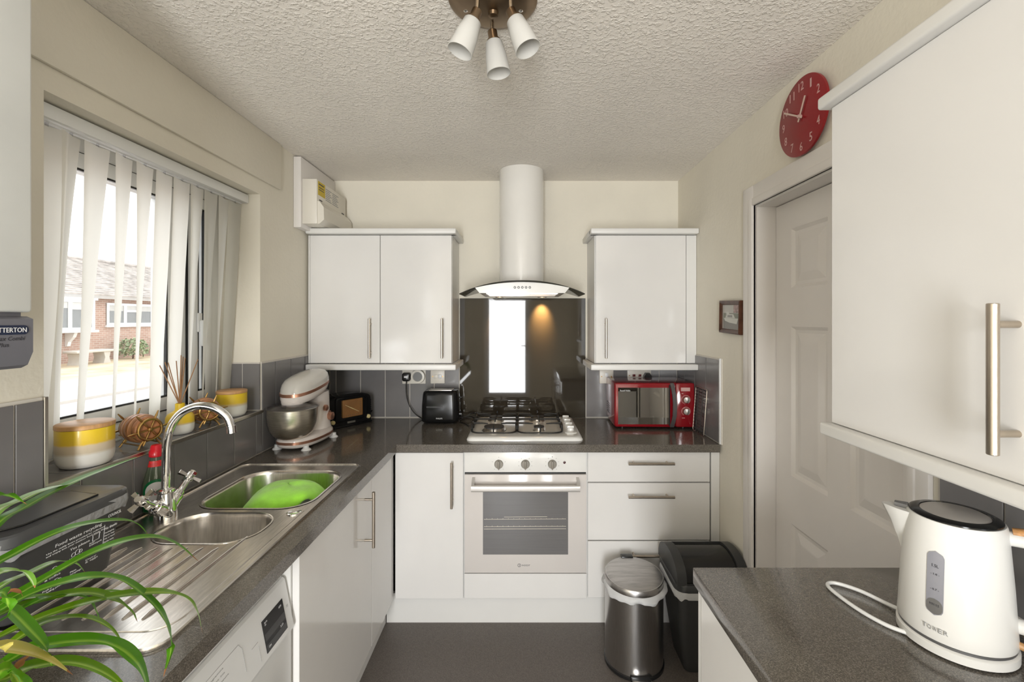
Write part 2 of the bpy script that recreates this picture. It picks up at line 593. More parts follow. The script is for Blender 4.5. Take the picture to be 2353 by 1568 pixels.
def text(s, loc, face, width, height, mat, parent, name='lettering', w=True, M=None, depth=0.0004, shear=0.0):
    cu = bpy.data.curves.new(name, 'FONT')
    cu.body = s
    cu.size = 1.0
    cu.extrude = 0.0
    cu.resolution_u = 2
    cu.shear = shear
    ob = bpy.data.objects.new('tmp_text', cu)
    me = bpy.data.meshes.new_from_object(ob)
    bpy.data.objects.remove(ob)
    xs = [v.co.x for v in me.vertices]
    ys = [v.co.y for v in me.vertices]
    x0, x1, y0, y1 = min(xs), max(xs), min(ys), max(ys)
    sx = width / max(x1 - x0, 1e-6)
    sy = height / max(y1 - y0, 1e-6)
    T = Matrix.Translation(loc) @ (Euler(ROT[face]).to_matrix().to_4x4() if M is None else M)
    T = T @ Matrix.Diagonal((sx, sy, 1, 1)) @ Matrix.Translation((-(x0 + x1) / 2, -(y0 + y1) / 2, 0))
    bm = bmesh.new()
    bm.from_mesh(me)
    bpy.data.meshes.remove(me)
    r = bmesh.ops.extrude_face_region(bm, geom=bm.faces[:])
    bmesh.ops.translate(bm, vec=(0, 0, depth), verts=[g for g in r['geom'] if isinstance(g, bmesh.types.BMVert)])
    bm.transform(T)
    bmesh.ops.recalc_face_normals(bm, faces=bm.faces[:])
    me = bpy.data.meshes.new(name)
    bm.to_mesh(me)
    bm.free()
    me.materials.append(mat)
    return link(name, me, parent, w)


# ------------------------------------------------------------------ room shell
XL, XR, YB, ZC = -1.185, 0.975, 2.80, 2.3716
YR = -2.2              # rear wall of the room, behind the camera
T = 0.12
struct(MB().box(XL - 0.35, XR + 0.2, YR - 0.1, YB + T, -0.1, 0.0).build('floor', FLOOR), 'dark taupe speckled vinyl floor')
struct(MB().box(XL - 0.35, XR + 0.2, YR - 0.1, YB + T, ZC, ZC + 0.1).build('ceiling', CEIL), 'cream stippled plaster ceiling')
WT = 0.28              # outer wall thickness
WY0, WY1, WZ0, WZ1 = 1.125, 2.06, 1.10, 2.083
m = MB()
m.box(XL - WT, XL, WY1, YB + T, 0, ZC)
m.box(XL - WT, XL, WY0, WY1, WZ1, ZC)
m.box(XL - WT, XL, WY0, WY1, 0, WZ0 - 0.008)
m.box(XL - WT, XL, YR - T, WY0, 0, ZC)
wall_left = struct(m.build('wall_left', WALL, smooth=0), 'cream painted window wall')
wall_back = struct(MB().box(XL, XR, YB, YB + T, 0, ZC).build('wall_back', WALL, smooth=0), 'cream painted wall behind the hob')
DY0, DY1, DZ = 1.13, 1.864, 1.976
m = MB()
m.box(XR, XR + T, DY1 + 0.024, YB + T, 0, ZC)
m.box(XR, XR + T, DY0 - 0.024, DY1 + 0.024, DZ + 0.024, ZC)
m.box(XR, XR + T, YR - T, DY0 - 0.024, 0, ZC)
wall_right = struct(m.build('wall_right', WALL, smooth=0), 'cream painted wall with panelled door')
m = MB()
m.box(XL, -0.62, YR - T, YR, 0, ZC)
m.box(0.16, XR, YR - T, YR, 0, ZC)
m.box(-0.62, 0.16, YR - T, YR, 2.04, ZC)
wall_rear = struct(m.build('wall_rear', WALL, smooth=0), 'cream painted wall with glazed back door')
# raised plaster band over the window
struct(MB().box(XL, XL + 0.012, 0.2, 2.22, 2.148, ZC - 0.001, 0.003).build('trim_1', WALL), 'plaster band over the window')

# rear glazed door (seen only in reflections)
rd = thing('door_2', 'white glazed back door', 'door', (-0.23, YR - 0.06, 0))
del rd['category']
struct(rd)
m = MB()
m.box(-0.62, -0.54, YR - 0.09, YR - 0.04, 0, 2.04)
m.box(0.08, 0.16, YR - 0.09, YR - 0.04, 0, 2.04)
m.box(-0.54, 0.08, YR - 0.09, YR - 0.04, 1.96, 2.04)
m.box(-0.54, 0.08, YR - 0.09, YR - 0.04, 0, 0.26)
m.build('door_frame', UPVC, rd)
MB().box(-0.54, 0.08, YR - 0.07, YR - 0.06, 0.26, 1.96).build('pane', GLASS, rd)
m = MB().box(0.10, 0.14, YR - 0.04, YR - 0.03, 0.95, 1.17, 0.003)
m.tube([(0.12, YR - 0.03, 1.07), (0.12, YR + 0.01, 1.07), (0.01, YR + 0.01, 1.07)], 0.009)
m.build('handle', CHROME, rd)

# ------------------------------------------------------------------ wall tiles (each a piece on its wall)
WZ = 0.907             # worktop height, sink side and hob side
RZ = 0.93              # worktop height by the door
TZ1 = 1.314
TT = 0.009
G = 0.0022
tile_cache = {}


def tile(parent, ax, pos, a0, a1, z0, z1, mat=None, name='tile'):
    """ax: '+x' on the left wall, '-x' on the right wall, '-y' on the back wall, '+z' lying"""
    mat = mat or TILE
    wdt, hgt = round(a1 - a0 - G * 2, 4), round(z1 - z0 - G * 2, 4)
    key = (ax, wdt, hgt, mat.name)
    if key not in tile_cache:
        q = MB()
        t = TT
        if ax in ('+x', '-x'):
            q.box(-t / 2, t / 2, -wdt / 2, wdt / 2, -hgt / 2, hgt / 2, 0.0012, 1)
        elif ax == '+z':
            q.box(-hgt / 2, hgt / 2, -wdt / 2, wdt / 2, -t / 2, t / 2, 0.0012, 1)
        else:
            q.box(-wdt / 2, wdt / 2, -t / 2, t / 2, -hgt / 2, hgt / 2, 0.0012, 1)
        tile_cache[key] = q.mesh('tile', mat, 0)
    o = bpy.data.objects.new(name, tile_cache[key])
    COL.objects.link(o)
    o.parent = parent
    c, zc = (a0 + a1) / 2, (z0 + z1) / 2
    if ax == '+x':
        o.location = (pos + TT / 2, c, zc)
    elif ax == '-x':
        o.location = (pos - TT / 2, c, zc)
    elif ax == '+z':
        o.location = (zc, c, pos + TT / 2)
    else:
        o.location = (c, pos - TT / 2, zc)
    return o


GT = 0.005             # grout bed thickness
ys = [0.28, 0.433, 0.586, 0.739, 0.893, 1.053, 1.118]
MB().box(XL, XL + GT, 0.28, 1.124, WZ, TZ1 + 0.006).build('grout', GROUT, wall_left, 0)
for a, c in zip(ys, ys[1:]):
    tile(wall_left, '+x', XL, a, c, WZ + 0.002, TZ1)
ys = [1.13, 1.213, 1.375, 1.537, 1.699, 1.859, 2.012, 2.063]
MB().box(XL, XL + GT, 1.124, 2.063, WZ, WZ0 - 0.009).build('grout', GROUT, wall_left, 0)
for a, c in zip(ys, ys[1:]):
    tile(wall_left, '+x', XL, a, c, WZ + 0.002, WZ0 - 0.011)
ys = [2.063, 2.172, 2.32, 2.47, 2.62, 2.79]
MB().box(XL, XL + GT, 2.063, 2.795, WZ, TZ1 + 0.006).build('grout', GROUT, wall_left, 0)
for a, c in zip(ys, ys[1:]):
    tile(wall_left, '+x', XL, a, c, WZ + 0.002, TZ1)
# tiled end of the window reveal and tiled sill
XF = -1.372            # window frame plane
MB().box(XF + 0.03, XL, WY1 - GT, WY1, WZ0, TZ1 + 0.004).build('grout', GROUT, wall_left, 0)
tile(wall_left, '-y', WY1, XF + 0.03, -1.262, WZ0 + 0.002, TZ1)
tile(wall_left, '-y', WY1, -1.262, XL + 0.004, WZ0 + 0.002, TZ1)
MB().box(XF, XL + 0.004, WY0, WY1 - TT, WZ0 - 0.009, WZ0 - 0.004).build('grout', GROUT, wall_left, 0)
ys = [1.125, 1.213, 1.405, 1.60, 1.795, 1.985, 2.05]
for a, c in zip(ys, ys[1:]):
    tile(wall_left, '+z', WZ0 - 0.009, a, c, XF + 0.01, XL + 0.002, TILES)
m = MB()
m.box(XL + 0.002, XL + 0.0125, 1.118, 2.066, WZ0 - 0.012, WZ0 + 0.0015, 0.001, 1)
m.box(XL, XL + 0.0115, 1.116, 1.126, WZ0 - 0.012, TZ1 + 0.006, 0.001, 1)
struct(m.build('trim_2', EDGE), 'brushed steel tile edging round the window')
# back wall
xs = [XL + TT, -1.138, -0.987, -0.835, -0.683, -0.532, -0.378]
MB().box(XL + TT, -0.376, YB - GT, YB, WZ, 1.28).build('grout', GROUT, wall_back, 0)
for a, c in zip(xs, xs[1:]):
    tile(wall_back, '-y', YB, a, c, WZ + 0.004, 1.276)
xs = [0.4045, 0.553, 0.7045, 0.856, XR - TT]
MB().box(0.402, XR - TT, YB - GT, YB, WZ, 1.28).build('grout', GROUT, wall_back, 0)
for a, c in zip(xs, xs[1:]):
    tile(wall_back, '-y', YB, a, c, WZ + 0.004, 1.276)
# right wall by the microwave
ys = [2.205, 2.358, 2.51, 2.662, YB - TT]
MB().box(XR - GT, XR, 2.185, YB - TT, WZ, TZ1 + 0.008).build('grout', GROUT, wall_right, 0)
for a, c in zip(ys, ys[1:]):
    tile(wall_right, '-x', XR, a, c, WZ + 0.002, TZ1 + 0.003)
struct(MB().box(XR - 0.011, XR, 2.190, 2.203, WZ, TZ1 + 0.01, 0.003).build('trim_3', WHITEP), 'white tile edging strip by the microwave')
ys = [0.05, 0.202, 0.354, 0.506, 0.63, 0.757, 0.905, 1.046]
MB().box(XR - GT, XR, 0.05, 1.052, RZ, 1.27).build('grout', GROUT, wall_right, 0)
for a, c in zip(ys, ys[1:]):
    tile(wall_right, '-x', XR, a, c, RZ + 0.002, 1.268)

# ------------------------------------------------------------------ window
win = thing('window_1', 'white plastic casement window over the sink', 'window', (XF, 1.6, WZ0))
del win['category']
struct(win)
FX0, FX1 = XF - 0.07, XF
m = MB()
m.box(FX0, FX1, WY0, WY0 + 0.055, WZ0, WZ1, 0.004)
m.box(FX0, FX1, WY1 - 0.06, WY1, WZ0, WZ1, 0.004)
m.box(FX0, FX1, WY0 + 0.055, WY1 - 0.06, WZ0, WZ0 + 0.06, 0.004)
m.box(FX0, FX1, WY0 + 0.055, WY1 - 0.06, WZ1 - 0.05, WZ1, 0.004)
m.build('window_frame', UPVC, win)
MB().box(FX0, FX1 - 0.004, 1.80, 1.862, WZ0 + 0.06, WZ1 - 0.05, 0.004).build('mullion', UPVC, win)


def sash(y0, y1, z0, z1, wd):
    s_ = MB()
    a, c = FX0 + 0.012, FX1 + 0.012
    s_.box(a, c, y0, y0 + wd, z0, z1, 0.005)
    s_.box(a, c, y1 - wd, y1, z0, z1, 0.005)
    s_.box(a, c, y0 + wd, y1 - wd, z0, z0 + wd, 0.005)
    s_.box(a, c, y0 + wd, y1 - wd, z1 - wd, z1, 0.005)
    so = s_.build('sash', UPVC, win)
    g = MB()
    t = 0.006
    for (p, q, u, v) in ((y0 + wd, y0 + wd + t, z0 + wd, z1 - wd), (y1 - wd - t, y1 - wd, z0 + wd, z1 - wd), (y0 + wd, y1 - wd, z0 + wd, z0 + wd + t), (y0 + wd, y1 - wd, z1 - wd - t, z1 - wd)):
        g.box(c - 0.012, c - 0.002, p, q, u, v)
    for (p, q, u, v) in ((y0 - 0.004, y0, z0, z1), (y1, y1 + 0.004, z0, z1), (y0, y1, z1, z1 + 0.004), (y0, y1, z0 - 0.004, z0)):
        g.box(c - 0.03, c - 0.010, p, q, u, v)
    g.build('gasket', BLACK, so)
    MB().box(FX0 + 0.03, FX0 + 0.038, y0 + wd, y1 - wd, z0 + wd, z1 - wd).build('pane', GLASS, so)
    return so


sash(WY0 + 0.058, 1.797, WZ0 + 0.066, WZ1 - 0.054, 0.05)
sash(1.866, WY1 - 0.062, WZ0 + 0.066, WZ1 - 0.054, 0.045)
m = MB().box(FX1 + 0.012, FX1 + 0.02, 1.90, 1.925, 1.46, 1.54, 0.003)
m.box(FX1 + 0.02, FX1 + 0.04, 1.905, 1.92, 1.40, 1.51, 0.005)
m.build('handle', UPVC, win)

# ------------------------------------------------------------------ door in the right wall
dr = thing('door_1', 'white six-panel interior door', 'door', (XR + 0.095, (DY0 + DY1) / 2, 0))
del dr['category']
struct(dr)
XD = XR + 0.077        # face of the leaf
m = MB()
pw_ = (DY1 - DY0)
st = 0.105             # stile
ycols = [(DY0 + st, DY0 + st + (pw_ - 3 * st) / 2), (DY1 - st - (pw_ - 3 * st) / 2, DY1 - st)]
zrows = [(0.2, 0.72), (0.905, 1.485), (1.635, 1.865)]
m.box(XD + 0.012, XD + 0.035, DY0 + 0.002, DY1 - 0.002, 0.006, DZ - 0.003)
yedges = [DY0 + 0.002, ycols[0][0], ycols[0][1], ycols[1][0], ycols[1][1], DY1 - 0.002]
for i in (0, 2, 4):
    m.box(XD, XD + 0.012, yedges[i], yedges[i + 1], 0.006, DZ - 0.003)
zed = [0.006, 0.2, 0.72, 0.905, 1.485, 1.635, 1.865, DZ - 0.003]
for (c0, c1) in ycols:
    for i in (0, 2, 4, 6):
        m.box(XD, XD + 0.012, c0, c1, zed[i], zed[i + 1])
leaf = m.build('door_leaf', PAINTW, dr, smooth=0)
for (c0, c1) in ycols:
    for (z0, z1) in zrows:
        q = MB()
        prof = [(0.0, XD + 0.0), (0.012, XD + 0.010), (0.024, XD + 0.011), (0.055, XD + 0.003), (0.06, XD + 0.0025)]
        rings = []
        for d, x in prof:
            rings.append([(x, c0 + d, z0 + d), (x, c1 - d, z0 + d), (x, c1 - d, z1 - d), (x, c0 + d, z1 - d)])
        q.loft(rings, cap0=False)
        q.build('door_panel', PAINTW, leaf, smooth=0)
m = MB()
m.box(XR - 0.002, XR + T, DY1, DY1 + 0.025, 0, DZ + 0.025)
m.box(XR - 0.002, XR + T, DY0 - 0.025, DY0, 0, DZ + 0.025)
m.box(XR - 0.002, XR + T, DY0, DY1, DZ, DZ + 0.025)
m.box(XD + 0.036, XD + 0.042, DY0 - 0.02, DY1 + 0.02, 0, DZ + 0.02)
m.build('door_lining', PAINTW, dr, smooth=0)


def architrave(w0, t):
    s_ = MB()
    a, c, z = DY0 - 0.008, DY1 + 0.008, DZ + 0.008
    o_ = w0
    s_.box(XR - t, XR, c, c + o_, 0, z + o_, 0.004)
    s_.box(XR - t, XR, a - 0.055, a, 0, z + o_, 0.004)
    s_.box(XR - t, XR, a, c, z, z + o_, 0.004)
    s_.box(XR - t - 0.006, XR, c, c + o_ * 0.35, 0, z + o_ * 0.35, 0.004)
    s_.box(XR - t - 0.006, XR, a - 0.02, a, 0, z + o_ * 0.35, 0.004)
    s_.box(XR - t - 0.006, XR, a, c, z, z + o_ * 0.35, 0.004)
    return s_


struct(architrave(0.085, 0.014).build('trim_4', PAINTW), 'white moulded door surround')
struct(MB().box(XR - 0.015, XR, DY1 + 0.095, 2.2, 0, 0.1, 0.003).build('baseboard_right', PAINTW))

# ------------------------------------------------------------------ kitchen units
YF = 2.209             # face of the hob-side doors
XFL = -0.62            # face of the sink-side doors


def bar_handle(parent, p0, p1, out, stand=0.034, r=0.006, inset=0.03, w=True):
    p0, p1, out = V(p0), V(p1), V(out).normalized()
    d = (p1 - p0).normalized()
    q = MB()
    q.rcyl(p0 + out * stand, p1 + out * stand, [(0, r * 0.85), (0.001, r), ((p1 - p0).length - 0.001, r), ((p1 - p0).length, r * 0.85)], 16)
    for k in (inset, (p1 - p0).length - inset):
        q.cyl(p0 + d * k - out * 0.0005, p0 + d * k + out * stand, r * 0.72, seg=12)
    return lab(q.build('handle', HANDLE, parent, w=w), 'brushed nickel bar handle')


# upper double cabinet left of the hood
def upper(name, label, x0, x1, doors, left_open, right_open, handles, filler=None):
    t = thing(name, label, 'cabinet', ((x0 + x1) / 2, 2.65, 1.27))
    q = MB()
    q.box(x0, x1, 2.522, YB - 0.001, 1.27, 1.981)
    q.build('carcass', SATINW, t, smooth=0)
    for (a, c), hx in zip(doors, handles):
        d = MB().box(a, c, 2.50, 2.52, 1.272, 1.979, 0.0015, 1).build('door', GLOSSW, t)
        bar_handle(d, (hx, 2.50, 1.301), (hx, 2.50, 1.519), (0, -1, 0), 0.034, 0.0065)
    if filler:
        MB().box(filler[0], filler[1], 2.505, 2.522, 1.272, 1.979).build('filler_panel', SATINW, t, smooth=0)
    le = 0.0 if not left_open else 0.028
    re = 0.0 if not right_open else 0.028
    for nm, z0, z1 in (('cornice', 1.982, 2.012), ('pelmet', 1.236, 1.268)):
        q = MB()
        q.box(x0 - le, x1 + re, 2.463, 2.517 if nm == 'pelmet' else 2.53, z0, z1, 0.006, 3)
        if left_open:
            q.box(x0 - le, x0 + (0.02 if nm == 'cornice' else 0.0), 2.50, YB - 0.0015, z0, z1, 0.004)
        if right_open:
            q.box(x1 - (0.02 if nm == 'cornice' else 0.0), x1 + re, 2.50, YB - 0.0015, z0, z1, 0.004)
        q.build(nm, SATINW, t)
    return t


upper('wall_cabinet', 'white gloss double-door wall cabinet above the toaster and radio', XL + 0.013, -0.380,
      [(-1.162, -0.777), (-0.774, -0.381)], False, True, [-0.825, -0.429], (XL + 0.011, -1.165))
upper('wall_cabinet', 'white gloss single-door wall cabinet above the red microwave', 0.412, XR - 0.002,
      [(0.416, 0.914)], True, False, [0.467], (0.918, XR - 0.002))

# wall cabinet by the camera, over the kettle
XU = 0.708
t = thing('wall_cabinet', 'large white gloss wall cabinet above the kettle', 'cabinet', (0.85, 0.53, 1.276))
MB().box(XU + 0.021, XR - 0.001, 0.03, 1.03, 1.276, 1.994).build('carcass', SATINW, t, smooth=0)
for (a, c), hy in (((0.532, 1.03), 0.644), ((0.03, 0.529), 0.415)):
    d = MB().box(XU, XU + 0.02, a, c, 1.277, 1.993, 0.0015, 1).build('door', GLOSSW, t)
    bar_handle(d, (XU, hy, 1.318), (XU, hy, 1.534), (-1, 0, 0), 0.036, 0.0073)
q = MB().box(XU - 0.022, XU + 0.06, 0.02, 1.048, 1.994, 2.022, 0.006, 3)
q.box(XU + 0.04, XR - 0.001, 1.02, 1.048, 1.994, 2.022, 0.004)
q.build('cornice', SATINW, t)
q = MB().box(XU - 0.020, XU + 0.03, 0.02, 1.044, 1.248, 1.276, 0.006, 3)
q.box(XU + 0.02, XR - TT - 0.002, 1.020, 1.044, 1.248, 1.276, 0.004)
q.build('pelmet', SATINW, t)

# hob-side base units
t = thing('base_cabinet', 'white gloss corner base cabinet left of the oven', 'cabinet', (-0.45, 2.5, 0))
MB().box(-0.617, -0.279, YF + 0.021, YB - 0.01, 0.148, 0.866).build('carcass', SATINW, t, smooth=0)
d = MB().box(-0.611, -0.280, YF, YF + 0.02, 0.149, 0.862, 0.0015, 1).build('door', GLOSSW, t)
bar_handle(d, (-0.332, YF, 0.602), (-0.332, YF, 0.823), (0, -1, 0), 0.034, 0.0065)

t = thing('oven_housing', 'white gloss oven housing panel below the oven', 'cabinet', (0.025, 2.5, 0))
q = MB()
q.box(-0.279, -0.275, YF + 0.021, YB - 0.01, 0.148, 0.866)
q.box(0.323, 0.327, YF + 0.021, YB - 0.01, 0.148, 0.866)
q.box(-0.275, 0.323, YF + 0.021, YB - 0.01, 0.148, 0.268)
q.build('carcass', SATINW, t, smooth=0)
MB().box(-0.274, 0.323, YF, YF + 0.02, 0.151, 0.271, 0.0015, 1).build('front_panel', GLOSSW, t)

t = thing('drawer_cabinet', 'white gloss three-drawer base cabinet right of the oven', 'cabinet', (0.65, 2.5, 0))
MB().box(0.327, 0.93, YF + 0.021, YB - 0.01, 0.148, 0.866).build('carcass', SATINW, t, smooth=0)
for z0, z1, hz in ((0.720, 0.866, 0.818), (0.436, 0.714, 0.658), (0.155, 0.430, 0.374)):
    d = MB().box(0.329, 0.924, YF, YF + 0.02, z0, z1, 0.0015, 1).build('drawer_front', GLOSSW, t)
    bar_handle(d, (0.519, YF, hz), (0.742, YF, hz), (0, -1, 0), 0.034, 0.0065)
MB().box(0.932, XR - 0.002, YF + 0.004, YF + 0.022, 0.02, 0.866).build('filler_panel', SATINW, t, smooth=0)

pl = tag(MB().box(-0.668, XR - 0.003, YF + 0.05, YF + 0.068, 0.0, 0.147).build('plinth', SATINW, None, 0), 'white plinth under the oven and drawer cabinets', 'plinth')

# sink-side base unit
t = thing('base_cabinet', 'white gloss sink base cabinet beside the dishwasher', 'cabinet', (-0.9, 1.6, 0))
MB().box(XL + 0.03, XFL - 0.021, 1.262, 1.275, 0.0, 0.866).build('side_panel', SATINW, t, smooth=0)
q = MB()
q.box(XL + 0.03, XFL - 0.021, 1.275, 2.20, 0.148, 0.64)
q.box(XFL - 0.033, XFL - 0.021, 1.275, 2.20, 0.64, 0.866)
q.build('carcass', SATINW, t, smooth=0)
d = MB().box(XFL - 0.02, XFL, 1.268, 1.884, 0.149, 0.864, 0.0015, 1).build('door', GLOSSW, t)
bar_handle(d, (XFL, 1.800, 0.604), (XFL, 1.800, 0.826), (1, 0, 0), 0.036, 0.0065)
MB().box(XFL - 0.02, XFL, 1.887, YF - 0.003, 0.149, 0.864, 0.001, 1).build('corner_panel', GLOSSW, t)
MB().box(XFL - 0.07, XFL - 0.052, 1.262, YF + 0.05, 0.0, 0.147).build('plinth', SATINW, t, smooth=0)

# right base units by the camera
XB = 0.414
t = thing('base_cabinet', 'white base cabinet under the kettle worktop', 'cabinet', (0.7, 0.5, 0))
MB().box(XB + 0.021, XR - 0.02, 0.0, 1.040, 0.1, RZ - 0.0385).build('carcass', SATINW, t, smooth=0)
MB().box(XB + 0.06, XR - 0.02, 0.0, 1.030, 0.0, 0.1).build('plinth', SATINW, t, smooth=0)
MB().box(XB + 0.001, XR - 0.02, 1.041, 1.056, 0.0, RZ - 0.0385).build('end_panel', SATINW, t, smooth=0)
for a, c in ((0.52, 1.038), (0.0, 0.517)):
    d = MB().box(XB, XB + 0.02, a, c, 0.102, RZ - 0.042, 0.0015, 1).build('door', GLOSSW, t)
    bar_handle(d, (XB, a + 0.05, 0.60), (XB, a + 0.05, 0.82), (-1, 0, 0), 0.034, 0.0065)

# ------------------------------------------------------------------ worktops
# cut-out for the two bowls lies between HX0..HX1 and HY0..HY1
HX0, HX1, HY0, HY1 = -1.075, -0.685, 1.19, 1.82
TH = 0.038
XW = -0.600            # front edge, sink side
YW = 2.19              # front edge, hob side
Lp = [(XL + TT + 0.001, 0.15), (XW, 0.15), (XW, YW), (XR - TT - 0.001, YW), (XR - TT - 0.001, YB - TT - 0.001), (XL + TT + 0.001, YB - TT - 0.001)]
q = MB().plate(Lp, [[(HX0, HY0), (HX1, HY0), (HX1, HY1), (HX0, HY1)]], WZ - TH, WZ)
wt = tag(q.build('worktop', WTOP, None, 20), 'dark speckled L-shaped worktop carrying the sink and hob', 'worktop')
q = MB().box(0.404, XR - TT - 0.001, -0.02, 1.062, RZ - TH, RZ, 0.0025, 2)
tag(q.build('worktop', WTOP), 'short dark speckled worktop under the kettle', 'worktop')

# ------------------------------------------------------------------ sink
sk = thing('sink', 'stainless steel one-and-a-half bowl sink with ribbed drainer', 'sink', (-0.9, 1.35, WZ))
outer = rr(-0.9025, 1.348, 0.495, 1.064, 0.035, 6)
big = rr(-0.872, 1.617, 0.37, 0.36, 0.09, 8)
small = rr(-0.882, 1.307, 0.292, 0.194, 0.085, 8)
z1 = WZ + 0.004
q = MB().plate(outer, [big, small], WZ + 0.0005, z1)
# raised rim around the sink
o2 = [((x + 0.9025) * 0.985 - 0.9025, (y - 1.348) * 0.9925 + 1.348) for x, y in outer]
q.tube([(x, y, z1 + 0.001) for x, y in o2], 0.0035, 6, closed=True)
q.build('deck', SINK, sk, 30)


def bowl(loop, cx_, cy_, depth, name):
    s_ = MB()
    rings = []
    for k, (sc, dz) in enumerate(((1.03, 0.0015), (1.0, 0.0022), (0.985, -0.002), (0.975, -0.012), (0.93, -depth * 0.82), (0.90, -depth * 0.94), (0.82, -depth), (0.2, -depth - 0.004))):
        rings.append([((x - cx_) * sc + cx_, (y - cy_) * sc + cy_, z1 + dz) for x, y in loop])
    s_.loft(rings, cap0=False)
    o = s_.build(name, SINK, sk, 50)
    w_ = MB().lathe([(0.038, 0.0), (0.040, 0.002), (0.034, 0.003), (0.030, 0.001), (0.006, 0.001), (0.001, 0.004)], (cx_, cy_, z1 - depth - 0.003), 24)
    w_.build('waste', CHROME, o)
    return o


bowl(big, -0.872, 1.617, 0.165, 'bowl')
bowl(small, -0.882, 1.307, 0.11, 'bowl')
# overflow opening of the main bowl
MB().cyl((-1.054, 1.50, z1 - 0.03), (-1.049, 1.50, z1 - 0.031), 0.014, 0.012, 16).build('overflow', CHROME, sk)
# drainer ribs
for i in range(9):
    x = -1.075 + i * 0.040
    s_ = MB()
    s_.tube([(x, 0.905, z1 - 0.0010), (x, 0.925, z1 + 0.0022), (x, 1.165, z1 + 0.0022), (x, 1.188 if i not in (0, 8) else 1.25, z1 - 0.0010)], 0.0036, 8)
    s_.build('drainer_rib', SINK, sk)
s_ = MB()
s_.tube([(-0.680, 1.42, z1 - 0.001), (-0.680, 1.2, z1), (-0.680, 0.96, z1)] + [(-0.73 + 0.05 * math.cos(R(a_)), 0.92 - 0.05 * math.sin(R(a_)), z1) for a_ in range(0, 91, 10)] + [(-1.10, 0.870, z1)], 0.0022, 6)
s_.build('drainer_edge', SINK, sk)
MB().lathe([(0.021, 0.0), (0.021, 0.003), (0.018, 0.005), (0.016, 0.004), (0.001, 0.0045)], (-0.703, 1.405, z1 - 0.0005), 28).build('plug_control', CHROME, sk)

# tap
tp = thing('mixer_tap', 'chrome swan-neck mixer tap with two cross handles on the sink', 'tap', (-1.080, 1.378, z1))
tx, ty = -1.080, 1.378
MB().lathe([(0.030, 0.0), (0.030, 0.006), (0.027, 0.03), (0.024, 0.05), (0.022, 0.062), (0.020, 0.074), (0.024, 0.078), (0.024, 0.084), (0.015, 0.088)], (tx, ty, z1), 28).build('tap_body', CHROME, tp)
pts = [(tx, ty, z1 + 0.085), (tx + 0.001, ty, 1.08), (tx + 0.004, ty, 1.14), (tx + 0.016, ty + 0.003, 1.19), (tx + 0.045, ty + 0.008, 1.228), (tx + 0.09, ty + 0.014, 1.246), (tx + 0.135, ty + 0.02, 1.238), (tx + 0.168, ty + 0.025, 1.212), (tx + 0.180, ty + 0.027, 1.18), (tx + 0.182, ty + 0.027, 1.172)]
q = MB().tube(catmull(pts, 6), 0.0118, 16)
q.cyl((tx + 0.1815, ty + 0.027, 1.182), (tx + 0.1835, ty + 0.0272, 1.16), 0.0135, 0.0135, 18)
q.build('spout', CHROME, tp)
for sgn in (-1, 1):
    q = MB()
    p0 = V(tx, ty + sgn * 0.008, z1 + 0.022)
    d = V(0.05, sgn * 0.75, 0.55 if sgn < 0 else 0.62).normalized()
    q.rcyl(p0, p0 + d, [(0, 0.022), (0.03, 0.019), (0.034, 0.020), (0.044, 0.0185), (0.046, 0.016), (0.056, 0.0155), (0.058, 0.011), (0.095, 0.009)], 20)
    vv = q.build('valve', CHROME, tp)
    h = MB()
    c = p0 + d * 0.108
    h.rcyl(c - d * 0.016, c + d, [(0, 0.009), (0.006, 0.014), (0.026, 0.0135), (0.034, 0.008), (0.036, 0.001)], 18)
    a, b_ = frame_of(d)
    for k in range(4):
        e = a * math.cos(k * PI / 2 + 0.6) + b_ * math.sin(k * PI / 2 + 0.6)
        f_ = d.cross(e)
        p = c + e * 0.012
        ring = lambda u, hw, hd: [p + e * u + f_ * (hw * sx) + d * (hd * sy) for sx, sy in ((1, 1), (-1, 1), (-1, -1), (1, -1))]
        h.loft([ring(0, 0.0045, 0.004), ring(0.022, 0.0065, 0.006), ring(0.0235, 0.005, 0.0045)])
    h.build('cross_handle', CHROME, vv)
    MB().rcyl(c + d * 0.0175, c + d, [(0, 0.0085), (0.0028, 0.008), (0.003, 0.001)], 18).build('cap', CREAMP, vv)

# ------------------------------------------------------------------ dishwasher under the drainer
t = thing('dishwasher', 'white dishwasher with black display below the drainer', 'dishwasher', (-0.9, 0.95, 0))
MB().box(XL + 0.05, -0.662, 0.660, 1.254, 0.02, 0.850, 0.003).build('body', WHITEP, t)
MB().box(-0.662, -0.634, 0.662, 1.252, 0.12, 0.655, 0.004).build('door', WHITEP, t)
q = MB()
prof = [(-0.662, 0.658), (-0.630, 0.658), (-0.627, 0.668), (-0.652, 0.795), (-0.658, 0.80), (-0.662, 0.80)]
q.loft([[(x, 0.662, z) for x, z in prof], [(x, 1.252, z) for x, z in prof]])
fas = q.build('fascia', WHITEP, t, 25)
nx, nz = V(0.127, 0, 0.025).normalized().x, V(0.127, 0, 0.025).normalized().z
tilt = math.atan2(0.025, 0.127)
MF = Matrix.Rotation(R(90), 4, 'Z') @ Matrix.Rotation(R(90) - tilt, 4, 'X')


def on_fascia(y, s):
    u = s / 0.1294
    return V(-0.627 - 0.025 * u, y, 0.668 + 0.127 * u) + V(nx, 0, nz) * 0.0002


def fpoly(y0, y1, s0, s1, th=0.0008):
    q_ = MB()
    n_ = V(nx, 0, nz) * th
    a = [on_fascia(y0, s0), on_fascia(y1, s0), on_fascia(y1, s1), on_fascia(y0, s1)]
    q_.loft([a, [p + n_ for p in a]])
    return q_


